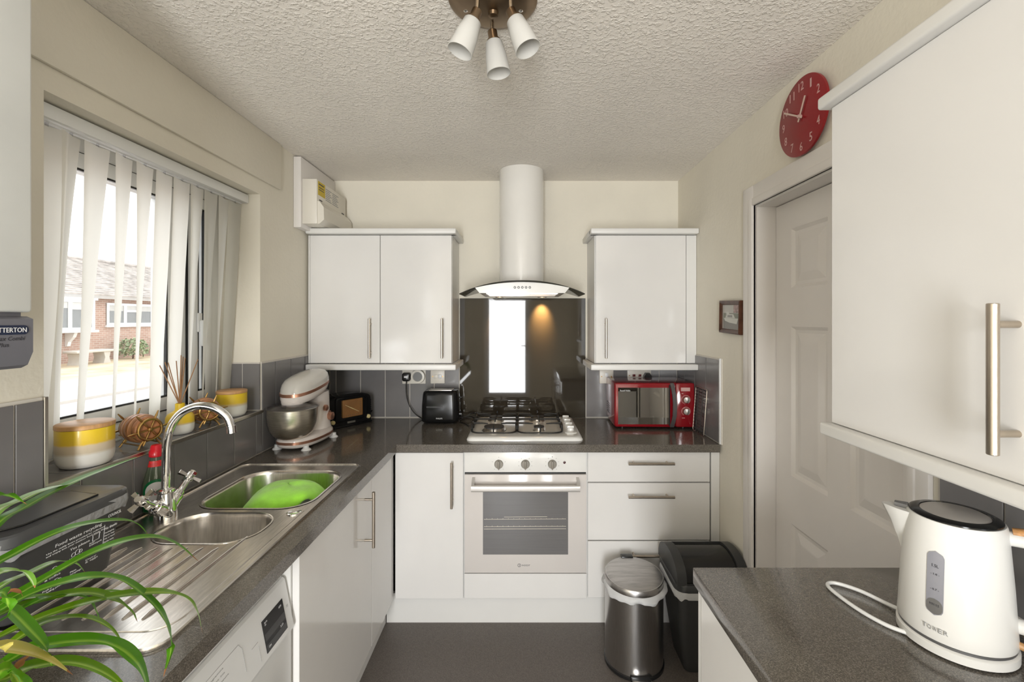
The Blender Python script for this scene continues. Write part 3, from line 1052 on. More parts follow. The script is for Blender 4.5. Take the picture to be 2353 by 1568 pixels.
dis = fpoly(1.125, 1.222, 0.012, 0.092).build('display', BLACKG, fas, 0)
DISB = pm('display_band', (0.03, 0.03, 0.031), 0.2)
fpoly(1.127, 1.220, 0.040, 0.058, 0.0011).build('display_band', DISB, fas, 0)
fpoly(1.127, 1.220, 0.014, 0.030, 0.0011).build('display_band', DISB, fas, 0)
for i, (yy, ss, wd, st_) in enumerate(((1.140, 0.080, 0.012, 'ECO\n50'), (1.206, 0.080, 0.012, 'AUTO'), (1.200, 0.034, 0.014, '3:25'), (1.140, 0.022, 0.010, 'ON'))):
    text(st_, on_fascia(yy, ss) + V(nx, 0, nz) * 0.001, '+x', wd, 0.009 if '\n' in st_ else 0.005, TXTW, fas, M=MF, depth=0.0002)
text('P2', on_fascia(1.238, 0.062) + V(nx, 0, nz) * 0.0005, '+x', 0.008, 0.007, TXTG, fas, M=MF, depth=0.0002)
q = MB()
for a, c in (((0.86, 0.10), (1.035, 0.10)), ((1.035, 0.10), (1.045, 0.085)), ((1.045, 0.085), (1.045, 0.03)), ((0.86, 0.10), (0.845, 0.085)), ((0.845, 0.085), (0.845, 0.02)), ((1.10, 0.05), (1.10, 0.012)), ((1.075, 0.06), (1.10, 0.06))):
    q.tube([on_fascia(*a) + V(nx, 0, nz) * 0.0003, on_fascia(*c) + V(nx, 0, nz) * 0.0003], 0.0004, 5)
q.build('panel_outline', TXTG, fas)
for i in range(7):
    text('Programme  Intensive 70'[: 10 + (i * 5) % 13], on_fascia(0.955 - (i % 2) * 0.004, 0.090 - i * 0.011) + V(nx, 0, nz) * 0.0003, '+x', 0.05 + 0.012 * (i % 3), 0.0045, TXTG, fas, M=MF, depth=0.0002)

# ------------------------------------------------------------------ oven
ov = thing('oven', 'white built-in oven with grey glass window between base cabinets', 'oven', (0.0245, 2.4, 0.272))
MB().box(-0.2735, 0.3225, YF + 0.02, YB - 0.1, 0.274, 0.864).build('cavity', BLACKM, ov, 0)
fa = MB().box(-0.273, 0.322, YF, YF + 0.02, 0.767, 0.865, 0.002).build('control_panel', OVENW, ov)
for kx in (-0.106, 0.0237, 0.155):
    q = MB().rcyl((kx, YF, 0.807), (kx, YF - 1, 0.807), [(0, 0.0215), (0.006, 0.0215), (0.012, 0.019), (0.0125, 0.001)], 28)
    q.box(kx - 0.005, kx + 0.005, YF - 0.028, YF - 0.010, 0.790, 0.827, 0.004)
    ring = [(kx - 0.006, 0.788), (kx + 0.006, 0.788), (kx, 0.780)]
    q.prism(ring, YF - 0.012, YF, 'y')
    q.build('knob', KNOBT, fa)
    s_ = MB()
    n_ = 9 if kx > -0.05 else 5
    for k in range(n_):
        a = R(-50 + 280 * k / (n_ - 1))
        s_.box(kx + 0.033 * math.cos(a) - 0.0016, kx + 0.033 * math.cos(a) + 0.0016, YF - 0.0005, YF + 0.001, 0.807 + 0.033 * math.sin(a) - 0.0012, 0.807 + 0.033 * math.sin(a) + 0.0012)
    s_.build('dial_mark', TXTG, fa, 0)['kind'] = 'stuff'
MB().box(0.1535, 0.1565, YF - 0.0006, YF + 0.001, 0.842, 0.845).build('dial_mark', TXTD, fa, 0)
MB().rcyl((0.2145, YF, 0.815), (0.2145, YF - 1, 0.815), [(0, 0.0065), (0.002, 0.006), (0.003, 0.003)], 18).build('indicator_light', NEON, fa)
od = MB().box(-0.273, 0.322, YF - 0.002, YF + 0.019, 0.276, 0.756, 0.002).build('door', OVEND, ov)
MB().box(-0.183, 0.232, YF - 0.0035, YF - 0.001, 0.367, 0.680).build('window', OVENG, od, 0)
q = MB()
for z, a, c in ((0.551, -0.08, 0.13), (0.540, -0.178, 0.222), (0.504, -0.178, 0.222), (0.492, -0.178, 0.222)):
    q.tube([(a, YF - 0.0038, z - 0.001), (c, YF - 0.0038, z + 0.001)], 0.0011, 6)
for k in range(15):
    for z in (0.540, 0.504):
        q.tube([(-0.165 + k * 0.0265, YF - 0.0038, z), (-0.165 + k * 0.0265, YF - 0.0038, z + 0.004)], 0.0008, 5)
q.build('oven_rack', STEEL, od)
q = MB()
q.prism(rr(YF - 0.05, 0.706, 0.018, 0.03, 0.006, 4), -0.235, 0.284, 'x')
for x in (-0.228, 0.277):
    q.loft([[(x - 0.007, YF, 0.745), (x + 0.007, YF, 0.745), (x + 0.007, YF, 0.71), (x - 0.007, YF, 0.71)], [(x - 0.007, YF - 0.03, 0.735), (x + 0.007, YF - 0.03, 0.735), (x + 0.007, YF - 0.03, 0.702), (x - 0.007, YF - 0.03, 0.702)], [(x - 0.007, YF - 0.055, 0.719), (x + 0.007, YF - 0.055, 0.719), (x + 0.007, YF - 0.055, 0.695), (x - 0.007, YF - 0.055, 0.695)]])
lab(q.build('handle', pm('oven_handle_alu', (0.66, 0.63, 0.60), 0.35, metal=0.6), od), 'pale aluminium bar handle')
text('INDESIT', (0.027, YF - 0.002, 0.3135), '-y', 0.040, 0.007, TXTD, od)
q = MB()
q.tube([(-0.006 + 0.0075 * math.cos(2 * PI * k / 20), YF - 0.0023, 0.3135 + 0.0075 * math.sin(2 * PI * k / 20)) for k in range(20)], 0.0009, 5, closed=True)
q.box(-0.007, -0.005, YF - 0.0028, YF - 0.0015, 0.3095, 0.3175)
q.build('emblem', TXTD, od, 0)

# ------------------------------------------------------------------ hob
hb = thing('gas_hob', 'white four-burner gas hob set in the worktop', 'hob', (0.02, 2.5, WZ))
q = MB()
rings = []
hx, hy, hw, hh = 0.0215, 2.503, 0.585, 0.505
for s_, z in ((1.0, 0.0), (1.0, 0.005), (0.985, 0.011), (0.955, 0.017), (0.90, 0.0185)):
    rings.append([(x, y, WZ + z) for x, y in rr(hx, hy, hw - (1 - s_) * 0.55, hh - (1 - s_) * 0.55, 0.03, 5)])
q.loft(rings)
q.build('hob_plate', HOBW, hb, 40)
zt = WZ + 0.0185
q = MB()
q.loft([[(x, y, zt + z) for x, y in rr(0.262, 2.53, wd, ln, 0.02, 5)] for wd, ln, z in ((0.066, 0.40, -0.002), (0.062, 0.395, 0.003), (0.054, 0.385, 0.0045))])
q.build('control_ridge', HOBW, hb)
for k, yk in enumerate((2.39, 2.47, 2.56, 2.65)):
    q = MB().lathe([(0.019, 0), (0.018, 0.008), (0.0165, 0.014), (0.015, 0.015)], (0.264, yk, zt + 0.003), 24)
    q.box(0.264 - 0.0185, 0.264 + 0.0185, yk - 0.005, yk + 0.005, zt + 0.014, zt + 0.027, 0.003)
    q.build('knob', HOBW, hb)
for bx, by, r in ((-0.140, 2.402, 0.052), (0.098, 2.402, 0.027), (-0.143, 2.640, 0.038), (0.098, 2.640, 0.038)):
    q = MB().lathe([(r * 1.25, -0.001), (r * 1.2, 0.003), (r * 0.98, 0.004), (r * 0.96, 0.016), (r * 0.90, 0.017)], (bx, by, zt), 36)
    bo = q.build('burner', STEEL, hb)
    MB().lathe([(r, 0.0165), (r * 1.02, 0.019), (r * 1.0, 0.023), (r * 0.8, 0.0245), (r * 0.5, 0.0235), (0.001, 0.0235)], (bx, by, zt), 36).build('burner_cap', BURN, bo)
    MB().cyl((bx + r * 1.12, by - 0.01, zt), (bx + r * 1.12, by - 0.01, zt + 0.016), 0.0025, 0.002, 8).build('igniter', WHITEP, bo)
for gx, gw in ((-0.138, 0.232), (0.101, 0.232)):
    q = MB()
    zf, zg = zt + 0.005, zt + 0.038
    loop = rr(gx, 2.52, gw, 0.42, 0.045, 5)
    q.tube([(x, y, zf + 0.004) for x, y in loop], 0.0042, 8, closed=True)
    for sx in (-1, 1):
        xe = gx + sx * gw / 2
        for by in (2.402, 2.640):
            q.tube([(xe, by - 0.035, zf), (xe, by - 0.03, zg - 0.006), (xe, by - 0.02, zg), (xe, by + 0.02, zg), (xe, by + 0.03, zg - 0.006), (xe, by + 0.035, zf)], 0.0055, 8)
            q.tube([(xe, by, zg), (gx + sx * 0.065, by, zg), (gx + sx * 0.035, by, zg - 0.003)], [0.0055, 0.005, 0.003], 8)
    q.tube([(gx - gw / 2, 2.521, zg - 0.004), (gx, 2.521, zg - 0.004), (gx + gw / 2, 2.521, zg - 0.004)], 0.005, 8)
    for sx in (-1, 1):
        q.tube([(gx + sx * gw / 2, 2.521, zf), (gx + sx * gw / 2, 2.521, zg - 0.004)], 0.005, 8)
    for y0, yc in ((2.31, 2.36), (2.73, 2.685)):
        q.tube([(gx, y0, zf + 0.003), (gx, y0 + (0.012 if y0 < 2.5 else -0.012), zg), (gx, yc, zg)], 0.004, 8)
    q.tube([(gx, 2.445, zg - 0.002), (gx, 2.50, zg), (gx, 2.54, zg), (gx, 2.60, zg - 0.002)], 0.004, 8)
    q.build('pan_support', BLACKM, hb)

# ------------------------------------------------------------------ splashback and hood
sb = MB().box(-0.374, 0.4005, YB - 0.0105, YB - 0.0005, WZ + 0.001, 1.644, 0.001, 1).build('splashback', SPLASH)
tag(sb, 'tall taupe glass splashback behind the gas hob', 'splashback')
hd = thing('cooker_hood', 'white chimney cooker hood with curved smoked glass canopy', 'hood', (0.012, 2.55, 1.65))
q = MB()
prof = [(0.128, 1.715), (0.128, ZC - 0.001)]
q.lathe([(r, z) for r, z in prof], (0.006, 2.625, 0), 48)
q.build('chimney', pm('chimney_white', (0.82, 0.80, 0.76), 0.22, coat=0.3, var=0.01), hd)
# glass canopy: arched plate with a curved front edge
HXC = 0.009
xs = [-0.345 + 0.69 * i / 28 for i in range(29)]


def arch(x, base=1.652, rise=0.058):
    return base + rise * (1 - (x / 0.345) ** 2)


def frontY(x):
    return 2.335 + 0.17 * abs(x / 0.345) ** 2.4


top, bot = [], []
q = MB()
rowsT, rowsB = [], []
NJ = 6
for x in xs:
    f0 = frontY(x)
    rowsT.append([q.bm.verts.new((HXC + x, f0 + (2.775 - f0) * j / NJ, arch(x) + 0.006)) for j in range(NJ + 1)])
    rowsB.append([q.bm.verts.new((HXC + x, f0 + (2.775 - f0) * j / NJ, arch(x))) for j in range(NJ + 1)])
for i in range(len(xs) - 1):
    for j in range(NJ):
        q.bm.faces.new((rowsT[i][j], rowsT[i + 1][j], rowsT[i + 1][j + 1], rowsT[i][j + 1]))
        q.bm.faces.new((rowsB[i][j + 1], rowsB[i + 1][j + 1], rowsB[i + 1][j], rowsB[i][j]))
    q.bm.faces.new((rowsB[i][0], rowsB[i + 1][0], rowsT[i + 1][0], rowsT[i][0]))
    q.bm.faces.new((rowsT[i][NJ], rowsT[i + 1][NJ], rowsB[i + 1][NJ], rowsB[i][NJ]))
for i in (0, len(xs) - 1):
    for j in range(NJ):
        q.bm.faces.new((rowsT[i][j], rowsT[i][j + 1], rowsB[i][j + 1], rowsB[i][j]))
cano = lab(q.build('canopy', HOODG, hd, 40), 'smoked curved glass')
s_ = MB()
s_.tube([(HXC + x, frontY(x), arch(x) + 0.003) for x in xs], 0.0038, 8)
lab(s_.build('canopy_rim', pm('dark_glass_edge', (0.035, 0.034, 0.026), 0.15), cano), 'dark ground glass edge')
# steel body below the glass
q = MB()
n_ = 16
fr, bk = [], []
xb = [-0.245 + 0.49 * i / n_ for i in range(n_ + 1)]
topl = [(HXC + x, arch(x) - 0.002) for x in xb]
poly = topl + [(HXC + 0.222, 1.651), (HXC - 0.222, 1.651)]
q.prism(poly, 2.352, 2.372, 'y')
q.box(HXC - 0.222, HXC + 0.222, 2.37, 2.775, 1.651, 1.672)
q.build('hood_body', pm('hood_white_enamel', (0.80, 0.79, 0.76), 0.25, coat=0.3), hd, 30)
q = MB()
q.box(HXC - 0.19, HXC + 0.19, 2.40, 2.62, 1.6485, 1.6515)
for k in range(12):
    q.box(HXC - 0.185, HXC + 0.185, 2.405 + k * 0.018, 2.413 + k * 0.018, 1.6470, 1.6490)
q.build('grease_filter', STEEL, hd, 0)
for i in range(5):
    x = HXC - 0.0385 + i * 0.0195
    q = MB().rcyl((x, 2.352, 1.680), (x, 2.0, 1.680), [(0, 0.0062), (0.003, 0.0062), (0.004, 0.0045), (0.0042, 0.001)], 18)
    q.build('button', BUTTON, hd)
    MB().rcyl((x, 2.3482, 1.680), (x, 2.0, 1.680), [(0, 0.003), (0.0004, 0.003), (0.0005, 0.001)], 12).build('button_mark', WHITEP, hd)
for x in (-0.124, 0.130):
    MB().lathe([(0.030, 0.0), (0.030, -0.004), (0.024, -0.005), (0.023, -0.001)], (x, 2.712, 1.651), 24).build('lamp_ring', CHROME, hd)
    MB().lathe([(0.022, 0.0), (0.022, -0.003), (0.001, -0.0032)], (x, 2.712, 1.651), 24).build('lamp_lens', LAMPG, hd)
    l = bpy.data.lights.new('hood_lamp', 'SPOT')
    l.energy = 30.0
    l.color = (1.0, 0.60, 0.24)
    l.spot_size = R(62)
    l.spot_blend = 1.0
    l.shadow_soft_size = 0.015
    lo = bpy.data.objects.new('hood_lamp', l)
    COL.objects.link(lo)
    lo.location = (x, 2.722, 1.645)
    lo.rotation_euler = (R(34), 0, 0)
    lo.parent = hd
    lo.matrix_parent_inverse = basis(hd).inverted()

# ------------------------------------------------------------------ sockets, switches and plugs on the tiles
YT = YB - TT           # face of the back-wall tiles


def plate_thing(name, label, cat, x0, x1, z0, z1, mat=None):
    t_ = thing(name, label, cat, ((x0 + x1) / 2, YT, z0))
    MB().box(x0, x1, YT - 0.009, YT + 0.0005, z0, z1, 0.003, 2).build('faceplate', mat or CREAMP, t_)
    for x in (x0 + 0.013, x1 - 0.013):
        MB().rcyl((x, YT - 0.009, (z0 + z1) / 2), (x, 0, (z0 + z1) / 2), [(0, 0.0036), (0.0006, 0.0034), (0.0007, 0.0005)], 12).build('screw', BRASS, t_)
    return t_


t = plate_thing('double_socket', 'cream double wall socket holding a black plug and round timer', 'socket', -0.727, -0.583, 1.118, 1.204)
t = plate_thing('fused_switch', 'cream switch plate above the black toaster', 'switch', -0.553, -0.466, 1.120, 1.206)
MB().box(-0.532, -0.508, YT - 0.012, YT - 0.008, 1.150, 1.174, 0.002).build('fuse_holder', CREAMP, t)
MB().box(-0.506, -0.486, YT - 0.013, YT - 0.008, 1.150, 1.176, 0.002).build('rocker', WHITEP, t)
t = plate_thing('fused_switch', 'cream switch plate left of the red microwave', 'switch', 0.486, 0.572, 1.120, 1.206)
MB().box(0.520, 0.540, YT - 0.013, YT - 0.008, 1.160, 1.186, 0.002).build('rocker', WHITEP, t)
t = plate_thing('double_socket', 'cream double wall socket with red rockers behind the microwave', 'socket', 0.657, 0.803, 1.126, 1.212)
for x in (0.697, 0.733):
    MB().box(x - 0.009, x + 0.009, YT - 0.012, YT - 0.008, 1.163, 1.177, 0.001).build('rocker', REDSW, t)
t = thing('plug', 'black plug in the socket behind the microwave', 'plug', (0.775, YT - 0.009, 1.15))
MB().prism([(0.752, 1.158), (0.798, 1.158), (0.798, 1.168), (0.786, 1.188), (0.764, 1.188), (0.752, 1.168)], YT - 0.045, YT - 0.0095, 'y').build('plug_body', BLACK, t)
t = thing('plug', 'black plug with long cable beside the round timer', 'plug', (-0.696, YT - 0.009, 1.14))
q = MB()
q.loft([[(x, y, z) for x, z in rr(-0.696, 1.163, wd, hg, 0.012, 5)] for wd, hg, y in ((0.046, 0.05, YT - 0.0095), (0.050, 0.054, YT - 0.03), (0.046, 0.050, YT - 0.044), (0.038, 0.04, YT - 0.047))])
q.build('plug_body', BLACK, t)
MB().box(-0.706, -0.684, YT - 0.0485, YT - 0.046, 1.160, 1.170).build('plug_label', TXTW, t, 0)
pts = [(-0.696, YT - 0.030, 1.140), (-0.697, YT - 0.032, 1.10), (-0.693, YT - 0.036, 1.05), (-0.678, YT - 0.042, 1.00), (-0.65, YT - 0.046, 0.955), (-0.618, YT - 0.045, 0.925), (-0.592, YT - 0.036, 0.912), (-0.575, YT - 0.03, 0.911)]
MB().tube(catmull(pts, 5), 0.0034, 8).build('cable', BLACK, t)
t = thing('plug_in_timer', 'round white plug-in timer with grey dial beside the black plug', 'timer', (-0.625, YT - 0.02, 1.163))
MB().rcyl((-0.625, YT - 0.0095, 1.166), (-0.625, 0, 1.166), [(0, 0.040), (0.025, 0.043), (0.034, 0.041), (0.036, 0.030), (0.033, 0.029)], 40).build('timer_body', CREAMP, t)
MB().rcyl((-0.625, YT - 0.040, 1.166), (-0.625, 0, 1.166), [(0, 0.0285), (0.005, 0.028), (0.0055, 0.001)], 36).build('dial', pm('grey_timer_dial', (0.20, 0.20, 0.195), 0.5), t)

# ------------------------------------------------------------------ toaster
ts = thing('toaster', 'black two-slice toaster beside the plug cable', 'toaster', (-0.470, 2.690, WZ))
q = MB()
rings = []
for z, wd, dp, rad in ((0.012, 0.196, 0.125, 0.028), (0.0, 0.190, 0.12, 0.028),):
    rings.append([(x, y, z) for x, y in rr(0, 0, wd, dp, rad, 6)])
rings = [[(x, y, z) for x, y in rr(0, 0, wd, dp, rad, 6)] for z, wd, dp, rad in ((0.004, 0.192, 0.120, 0.03), (0.012, 0.214, 0.138, 0.034), (0.03, 0.218, 0.142, 0.036), (0.10, 0.216, 0.140, 0.036), (0.165, 0.206, 0.132, 0.034), (0.182, 0.198, 0.124, 0.030), (0.189, 0.184, 0.110, 0.026))]
q.loft(rings)
q.build('housing', BLACKG, ts, 50, w=False)
for y in (-0.022, 0.022):
    q = MB()
    q.prism(rr(0, y, 0.142, 0.030, 0.006, 3), 0.188, 0.1915)
    q.build('slot_frame', STEEL, ts, w=False)
    MB().box(-0.064, 0.064, y - 0.009, y + 0.009, 0.1900, 0.1922).build('slot', pm('toaster_slot', (0.35, 0.34, 0.33), 0.5, metal=0.8), ts, 0, w=False)
q = MB().box(0.107, 0.124, -0.012, 0.012, 0.142, 0.149, 0.003)
q.build('lever', BLACK, ts, w=False)
q = MB().rcyl((0.108, -0.005, 0.048), (1, -0.005, 0.048), [(0, 0.016), (0.012, 0.0155), (0.0125, 0.001)], 20)
kn = q.build('browning_dial', BLACK, ts, w=False)
MB().box(0.1195, 0.1215, -0.012, 0.002, 0.046, 0.050).build('dial_mark', TXTW, kn, 0)
MB().box(-0.075, 0.02, -0.0705, -0.0693, 0.094, 0.104, 0.0005, 1).build('embossed_band', BLACK, ts, w=False)
text('PHILIPS', (0.0, -0.0712, 0.033), '-y', 0.036, 0.0075, TXTW, ts, w=False, depth=0.0006)
for x in (-0.07, 0.07):
    for y in (-0.04, 0.04):
        MB().cyl((x, y, 0), (x, y, 0.006), 0.009, seg=12).build('foot', BLACK, ts, w=False)
# hob ignition and toaster leads beside the hob
t = thing('appliance_cable', 'black cables trailing from the toaster towards the hob', 'cable', (-0.33, 2.71, WZ))
MB().tube(catmull([(-0.363, 2.72, 0.925), (-0.33, 2.73, 0.928), (-0.30, 2.735, 0.944), (-0.275, 2.762, 0.941), (-0.25, 2.772, 0.915)], 6), 0.0034, 8).build('lead', BLACK, t)
MB().tube(catmull([(-0.363, 2.70, 0.915), (-0.335, 2.715, 0.924), (-0.30, 2.742, 0.925), (-0.285, 2.765, 0.912)], 6), 0.0034, 8).build('lead', BLACK, t)
MB().tube(catmull([(-0.355, 2.66, 0.9105), (-0.33, 2.63, 0.9105), (-0.305, 2.59, 0.9105), (-0.292, 2.56, 0.9105)], 6), 0.0030, 8).build('lead', BLACK, t)

# ------------------------------------------------------------------ retro radio
rd_ang = math.atan2(0.211, 0.158)
ra = thing('retro_radio', 'black retro radio with amber dial beside the stand mixer', 'radio', (-0.963, 2.575, WZ), rd_ang)
# local frame: x along the front, -y out of the front face
q = MB()
prof = []
for i in range(25):
    a = PI * i / 24
    x = 0.130 * math.cos(a)
    z = 0.135 + 0.050 * math.sin(a) ** 0.6 if 0 < i < 24 else 0.135
    prof.append((x, z))
prof = [(0.133, 0.008), (0.131, 0.135)] + prof[1:-1] + [(-0.131, 0.135), (-0.133, 0.008)]
q.loft([[(x * s_, y, 0.006 + (z - 0.006) * s2) for x, z in prof] for y, s_, s2 in ((0.004, 1.0, 1.0), (0.02, 1.0, 1.0), (0.125, 0.97, 0.98), (0.135, 0.93, 0.94))])
q.box(-0.138, 0.138, -0.004, 0.132, 0.0, 0.014, 0.004)
q.build('case', BLACKG, ra, 35, w=False)
q = MB()
q.loft([[(x, y, z) for x, z in rr(0.0, 0.100, wd, hg, 0.016, 4)] for wd, hg, y in ((0.200, 0.142, 0.006), (0.196, 0.138, -0.006), (0.18, 0.128, -0.008), (0.176, 0.124, -0.002))], cap1=False)
bez = q.build('bezel', BLACKG, ra, 40, w=False)
dl = MB().loft([[(x, y, z) for x, z in rr(0.006, 0.104, 0.128, 0.098, 0.006, 3)] for y in (0.004, -0.0045)]).build('dial', DIAL, ra, 30, w=False)
q = MB()
q.tube([(x, -0.0046, z) for x, z in rr(0.006, 0.104, 0.129, 0.099, 0.006, 3)], 0.0014, 5, closed=True)
q.build('dial_trim', BRASS, ra, w=False)
q = MB().tube([(-0.042, -0.0062, 0.126), (0.0, -0.0062, 0.103), (0.046, -0.0062, 0.078)], [0.0009, 0.0026, 0.0009], 6)
q.build('needle', IVORY, dl)
for k in range(8):
    MB().box(-0.048 + k * 0.013, -0.045 + k * 0.013, -0.0052, -0.004, 0.062, 0.066).build('dial_mark', TXTD, dl, 0)
for k in range(6):
    MB().box(0.054, 0.058, -0.0052, -0.004, 0.070 + k * 0.012, 0.073 + k * 0.012).build('dial_mark', TXTD, dl, 0)
for x in (-0.112, 0.112):
    MB().rcyl((x, 0.004, 0.038), (x, -1, 0.038), [(0, 0.012), (0.010, 0.0115), (0.013, 0.009), (0.0135, 0.001)], 20).build('knob', IVORY, ra, w=False)
MB().box(-0.022, 0.026, -0.002, 0.005, 0.019, 0.036, 0.001, 1).build('nameplate', pm('radio_nameplate', (0.13, 0.12, 0.10), 0.4), ra, w=False)
for k in range(6):
    MB().box(0.127, 0.139, 0.008, 0.016, 0.060 + k * 0.013, 0.067 + k * 0.013, 0.002, 1).build('side_rib', BLACKG, ra, w=False)
MB().tube(catmull([(0.125, 0.10, 0.03), (0.150, 0.07, 0.045), (0.165, 0.055, 0.055), (0.172, 0.05, 0.056), (0.165, 0.06, 0.04), (0.14, 0.10, 0.006), (0.11, 0.128, 0.004)], 5), 0.003, 8).build('cable', BLACK, ra, w=False)

# ------------------------------------------------------------------ stand mixer
mx_ = thing('stand_mixer', 'white stand mixer with copper trim and steel bowl', 'mixer', (-1.052, 2.235, WZ), R(-97))


def ovl(cx_, wd, ln, z, n_=28, pw=2.6, x0=None):
    out = []
    for i in range(n_):
        a = 2 * PI * i / n_
        c, s2 = math.cos(a), math.sin(a)
        out.append((cx_ + ln / 2 * math.copysign(abs(c) ** (2 / pw), c), wd / 2 * math.copysign(abs(s2) ** (2 / pw), s2), z))
    return out


q = MB()
q.loft([ovl(0.01, wd, ln, z) for wd, ln, z in ((0.165, 0.30, 0.012), (0.180, 0.318, 0.018), (0.184, 0.322, 0.03), (0.184, 0.322, 0.046), (0.176, 0.314, 0.054), (0.150, 0.29, 0.058))])
q.build('base', MIXW, mx_, 50, w=False)
q = MB().loft([ovl(0.01, 0.187, 0.325, z) for z in (0.030, 0.042)])
q.build('base_band', COPPER, mx_, 50, w=False)
q = MB()
q.loft([ovl(cx_, wd, ln, z) for cx_, wd, ln, z in ((-0.075, 0.130, 0.150, 0.050), (-0.088, 0.112, 0.112, 0.09), (-0.094, 0.104, 0.095, 0.15), (-0.088, 0.106, 0.105, 0.20), (-0.07, 0.11, 0.14, 0.24))])
q.build('column', MIXW, mx_, 50, w=False)


def head(z_off, sc, zlo, zhi, n_=14):
    """mixer head slice: rings stacked in z, longer towards the band, raised at the back"""
    return None


q = MB()
hd_prof = ((0.126, 0.225, 0.232, 0.034), (0.142, 0.262, 0.238, 0.024), (0.152, 0.284, 0.256, 0.018), (0.155, 0.290, 0.272, 0.016))
rings = []
for wd, ln, z, off in hd_prof:
    rings.append([(x, y, zz - 0.16 * x) for x, y, zz in ovl(off, wd, ln, z, pw=2.5)])
q.loft(rings)
q.build('head', MIXW, mx_, 50, w=False)
q = MB().loft([[(x, y, zz - 0.16 * x) for x, y, zz in ovl(0.016, 0.158, 0.293, z, pw=2.5)] for z in (0.271, 0.285)])
q.build('head_band', COPPER, mx_, 50, w=False)
q = MB()
rings = []
for wd, ln, z in ((0.156, 0.291, 0.285), (0.154, 0.286, 0.302), (0.146, 0.270, 0.320), (0.126, 0.240, 0.335), (0.094, 0.19, 0.343), (0.04, 0.12, 0.346)):
    rings.append([(x, y, zz - 0.16 * x) for x, y, zz in ovl(0.014, wd, ln, z, pw=2.5)])
q.loft(rings)
q.build('head_shell', MIXH, mx_, 60, w=False)
BX = 0.118
q = MB().lathe([(0.040, 0.0), (0.052, -0.004), (0.050, -0.016), (0.034, -0.022), (0.020, -0.03)], (BX - 0.005, 0, 0.226), 28)
q.build('hub', MIXW, mx_, w=False)
q = MB().lathe([(0.062, 0.056), (0.068, 0.060), (0.083, 0.072), (0.095, 0.092), (0.103, 0.122), (0.107, 0.16), (0.108, 0.192), (0.111, 0.194), (0.109, 0.196), (0.104, 0.19), (0.100, 0.13), (0.06, 0.07)], (BX, 0, 0), 48)
q.build('bowl', BOWLST, mx_, 50, w=False)
q = MB().lathe([(0.115, 0.194), (0.116, 0.199), (0.105, 0.206), (0.060, 0.214), (0.056, 0.214), (0.102, 0.203), (0.110, 0.196)], (BX, 0, 0), 48, cap0=False, cap1=False)
q.build('splash_guard', CLEAR, mx_, 50, w=False)
q = MB().loft([[(x, y, z) for x, y in rr(BX + 0.085, -0.02, 0.05, 0.07, 0.012, 4)] for z in (0.198, 0.216)], cap0=False, cap1=False)
q.build('pouring_chute', CLEAR, mx_, w=False)
# knobs on the side facing the camera (local +y is the camera's right)
MB().rcyl((-0.070, 0.050, 0.158), (-0.070, 1, 0.158), [(0, 0.0155), (0.012, 0.015), (0.014, 0.012), (0.0145, 0.001)], 24).build('head_release', COPPER, mx_, w=False)
MB().rcyl((-0.105, 0.046, 0.110), (-0.105, 1, 0.110), [(0, 0.030), (0.006, 0.029), (0.007, 0.021), (0.026, 0.020), (0.028, 0.017), (0.0285, 0.001)], 28).build('speed_dial', COPPER, mx_, w=False)
for x in (-0.115, 0.125):
    for y in (-0.072, 0.072):
        MB().lathe([(0.022, 0), (0.021, 0.003), (0.013, 0.009), (0.012, 0.022)], (x, y, 0), 20).build('suction_foot', WHITEP, mx_, w=False)

# ------------------------------------------------------------------ microwave
mw = thing('microwave', 'red retro microwave with mirrored door in the corner', 'microwave', (0.522, 2.502, WZ), R(-1.0))
# local: x to the right from the front-left corner, y to the back
q = MB()
q.box(0, 0.438, 0.012, 0.282, 0.012, 0.255, 0.008, 3)
q.build('housing', RED, mw, w=False)
fo = MB().loft([[(x, y, z) for x, z in rr(0.165, 0.1335, wd, hg, 0.012, 4)] for wd, hg, y in ((0.330, 0.243, 0.013), (0.330, 0.243, 0.003), (0.322, 0.235, -0.001))]).build('door', RED, mw, 50, w=False)
MB().box(0.017, 0.300, -0.0025, 0.0, 0.028, 0.230).build('mirror_glass', MIRROR, fo, 0)
text('Russell Hobbs', (0.056, -0.0025, 0.214), '-y', 0.056, 0.009, TXTW, fo, depth=0.0004)
q = MB()
prof = [(0.291, 0.230, 0.0), (0.297, 0.18, -0.020), (0.302, 0.13, -0.024), (0.300, 0.08, -0.022), (0.291, 0.03, 0.0)]
q = MB()
ring = lambda x, z, y: [(x, y, z), (x + 0.021, y + 0.003, z), (x + 0.021, y + 0.010, z), (x, y + 0.010, z)]
q.loft([ring(0.302, 0.255, -0.003), ring(0.304, 0.235, -0.016), ring(0.310, 0.19, -0.024), ring(0.313, 0.14, -0.027), ring(0.312, 0.08, -0.025), ring(0.306, 0.04, -0.018), ring(0.303, 0.012, -0.003)])
lab(q.build('handle', pm('grey_metal_handle', (0.20, 0.19, 0.19), 0.3, metal=0.6), fo, 50), 'grey bowed pull handle')
MB().box(0.296, 0.303, -0.003, 0.0, 0.02, 0.245).build('handle_recess', BLACK, fo, 0)
cp = MB().loft([[(x, y, z) for x, z in rr(0.386, 0.1335, wd, hg, 0.010, 4)] for wd, hg, y in ((0.103, 0.243, 0.013), (0.103, 0.243, 0.003), (0.096, 0.236, -0.001))]).build('control_panel', RED, mw, 50, w=False)
MB().box(0.362, 0.412, -0.0022, 0.0, 0.211, 0.231).build('badge', PINK, cp, 0)
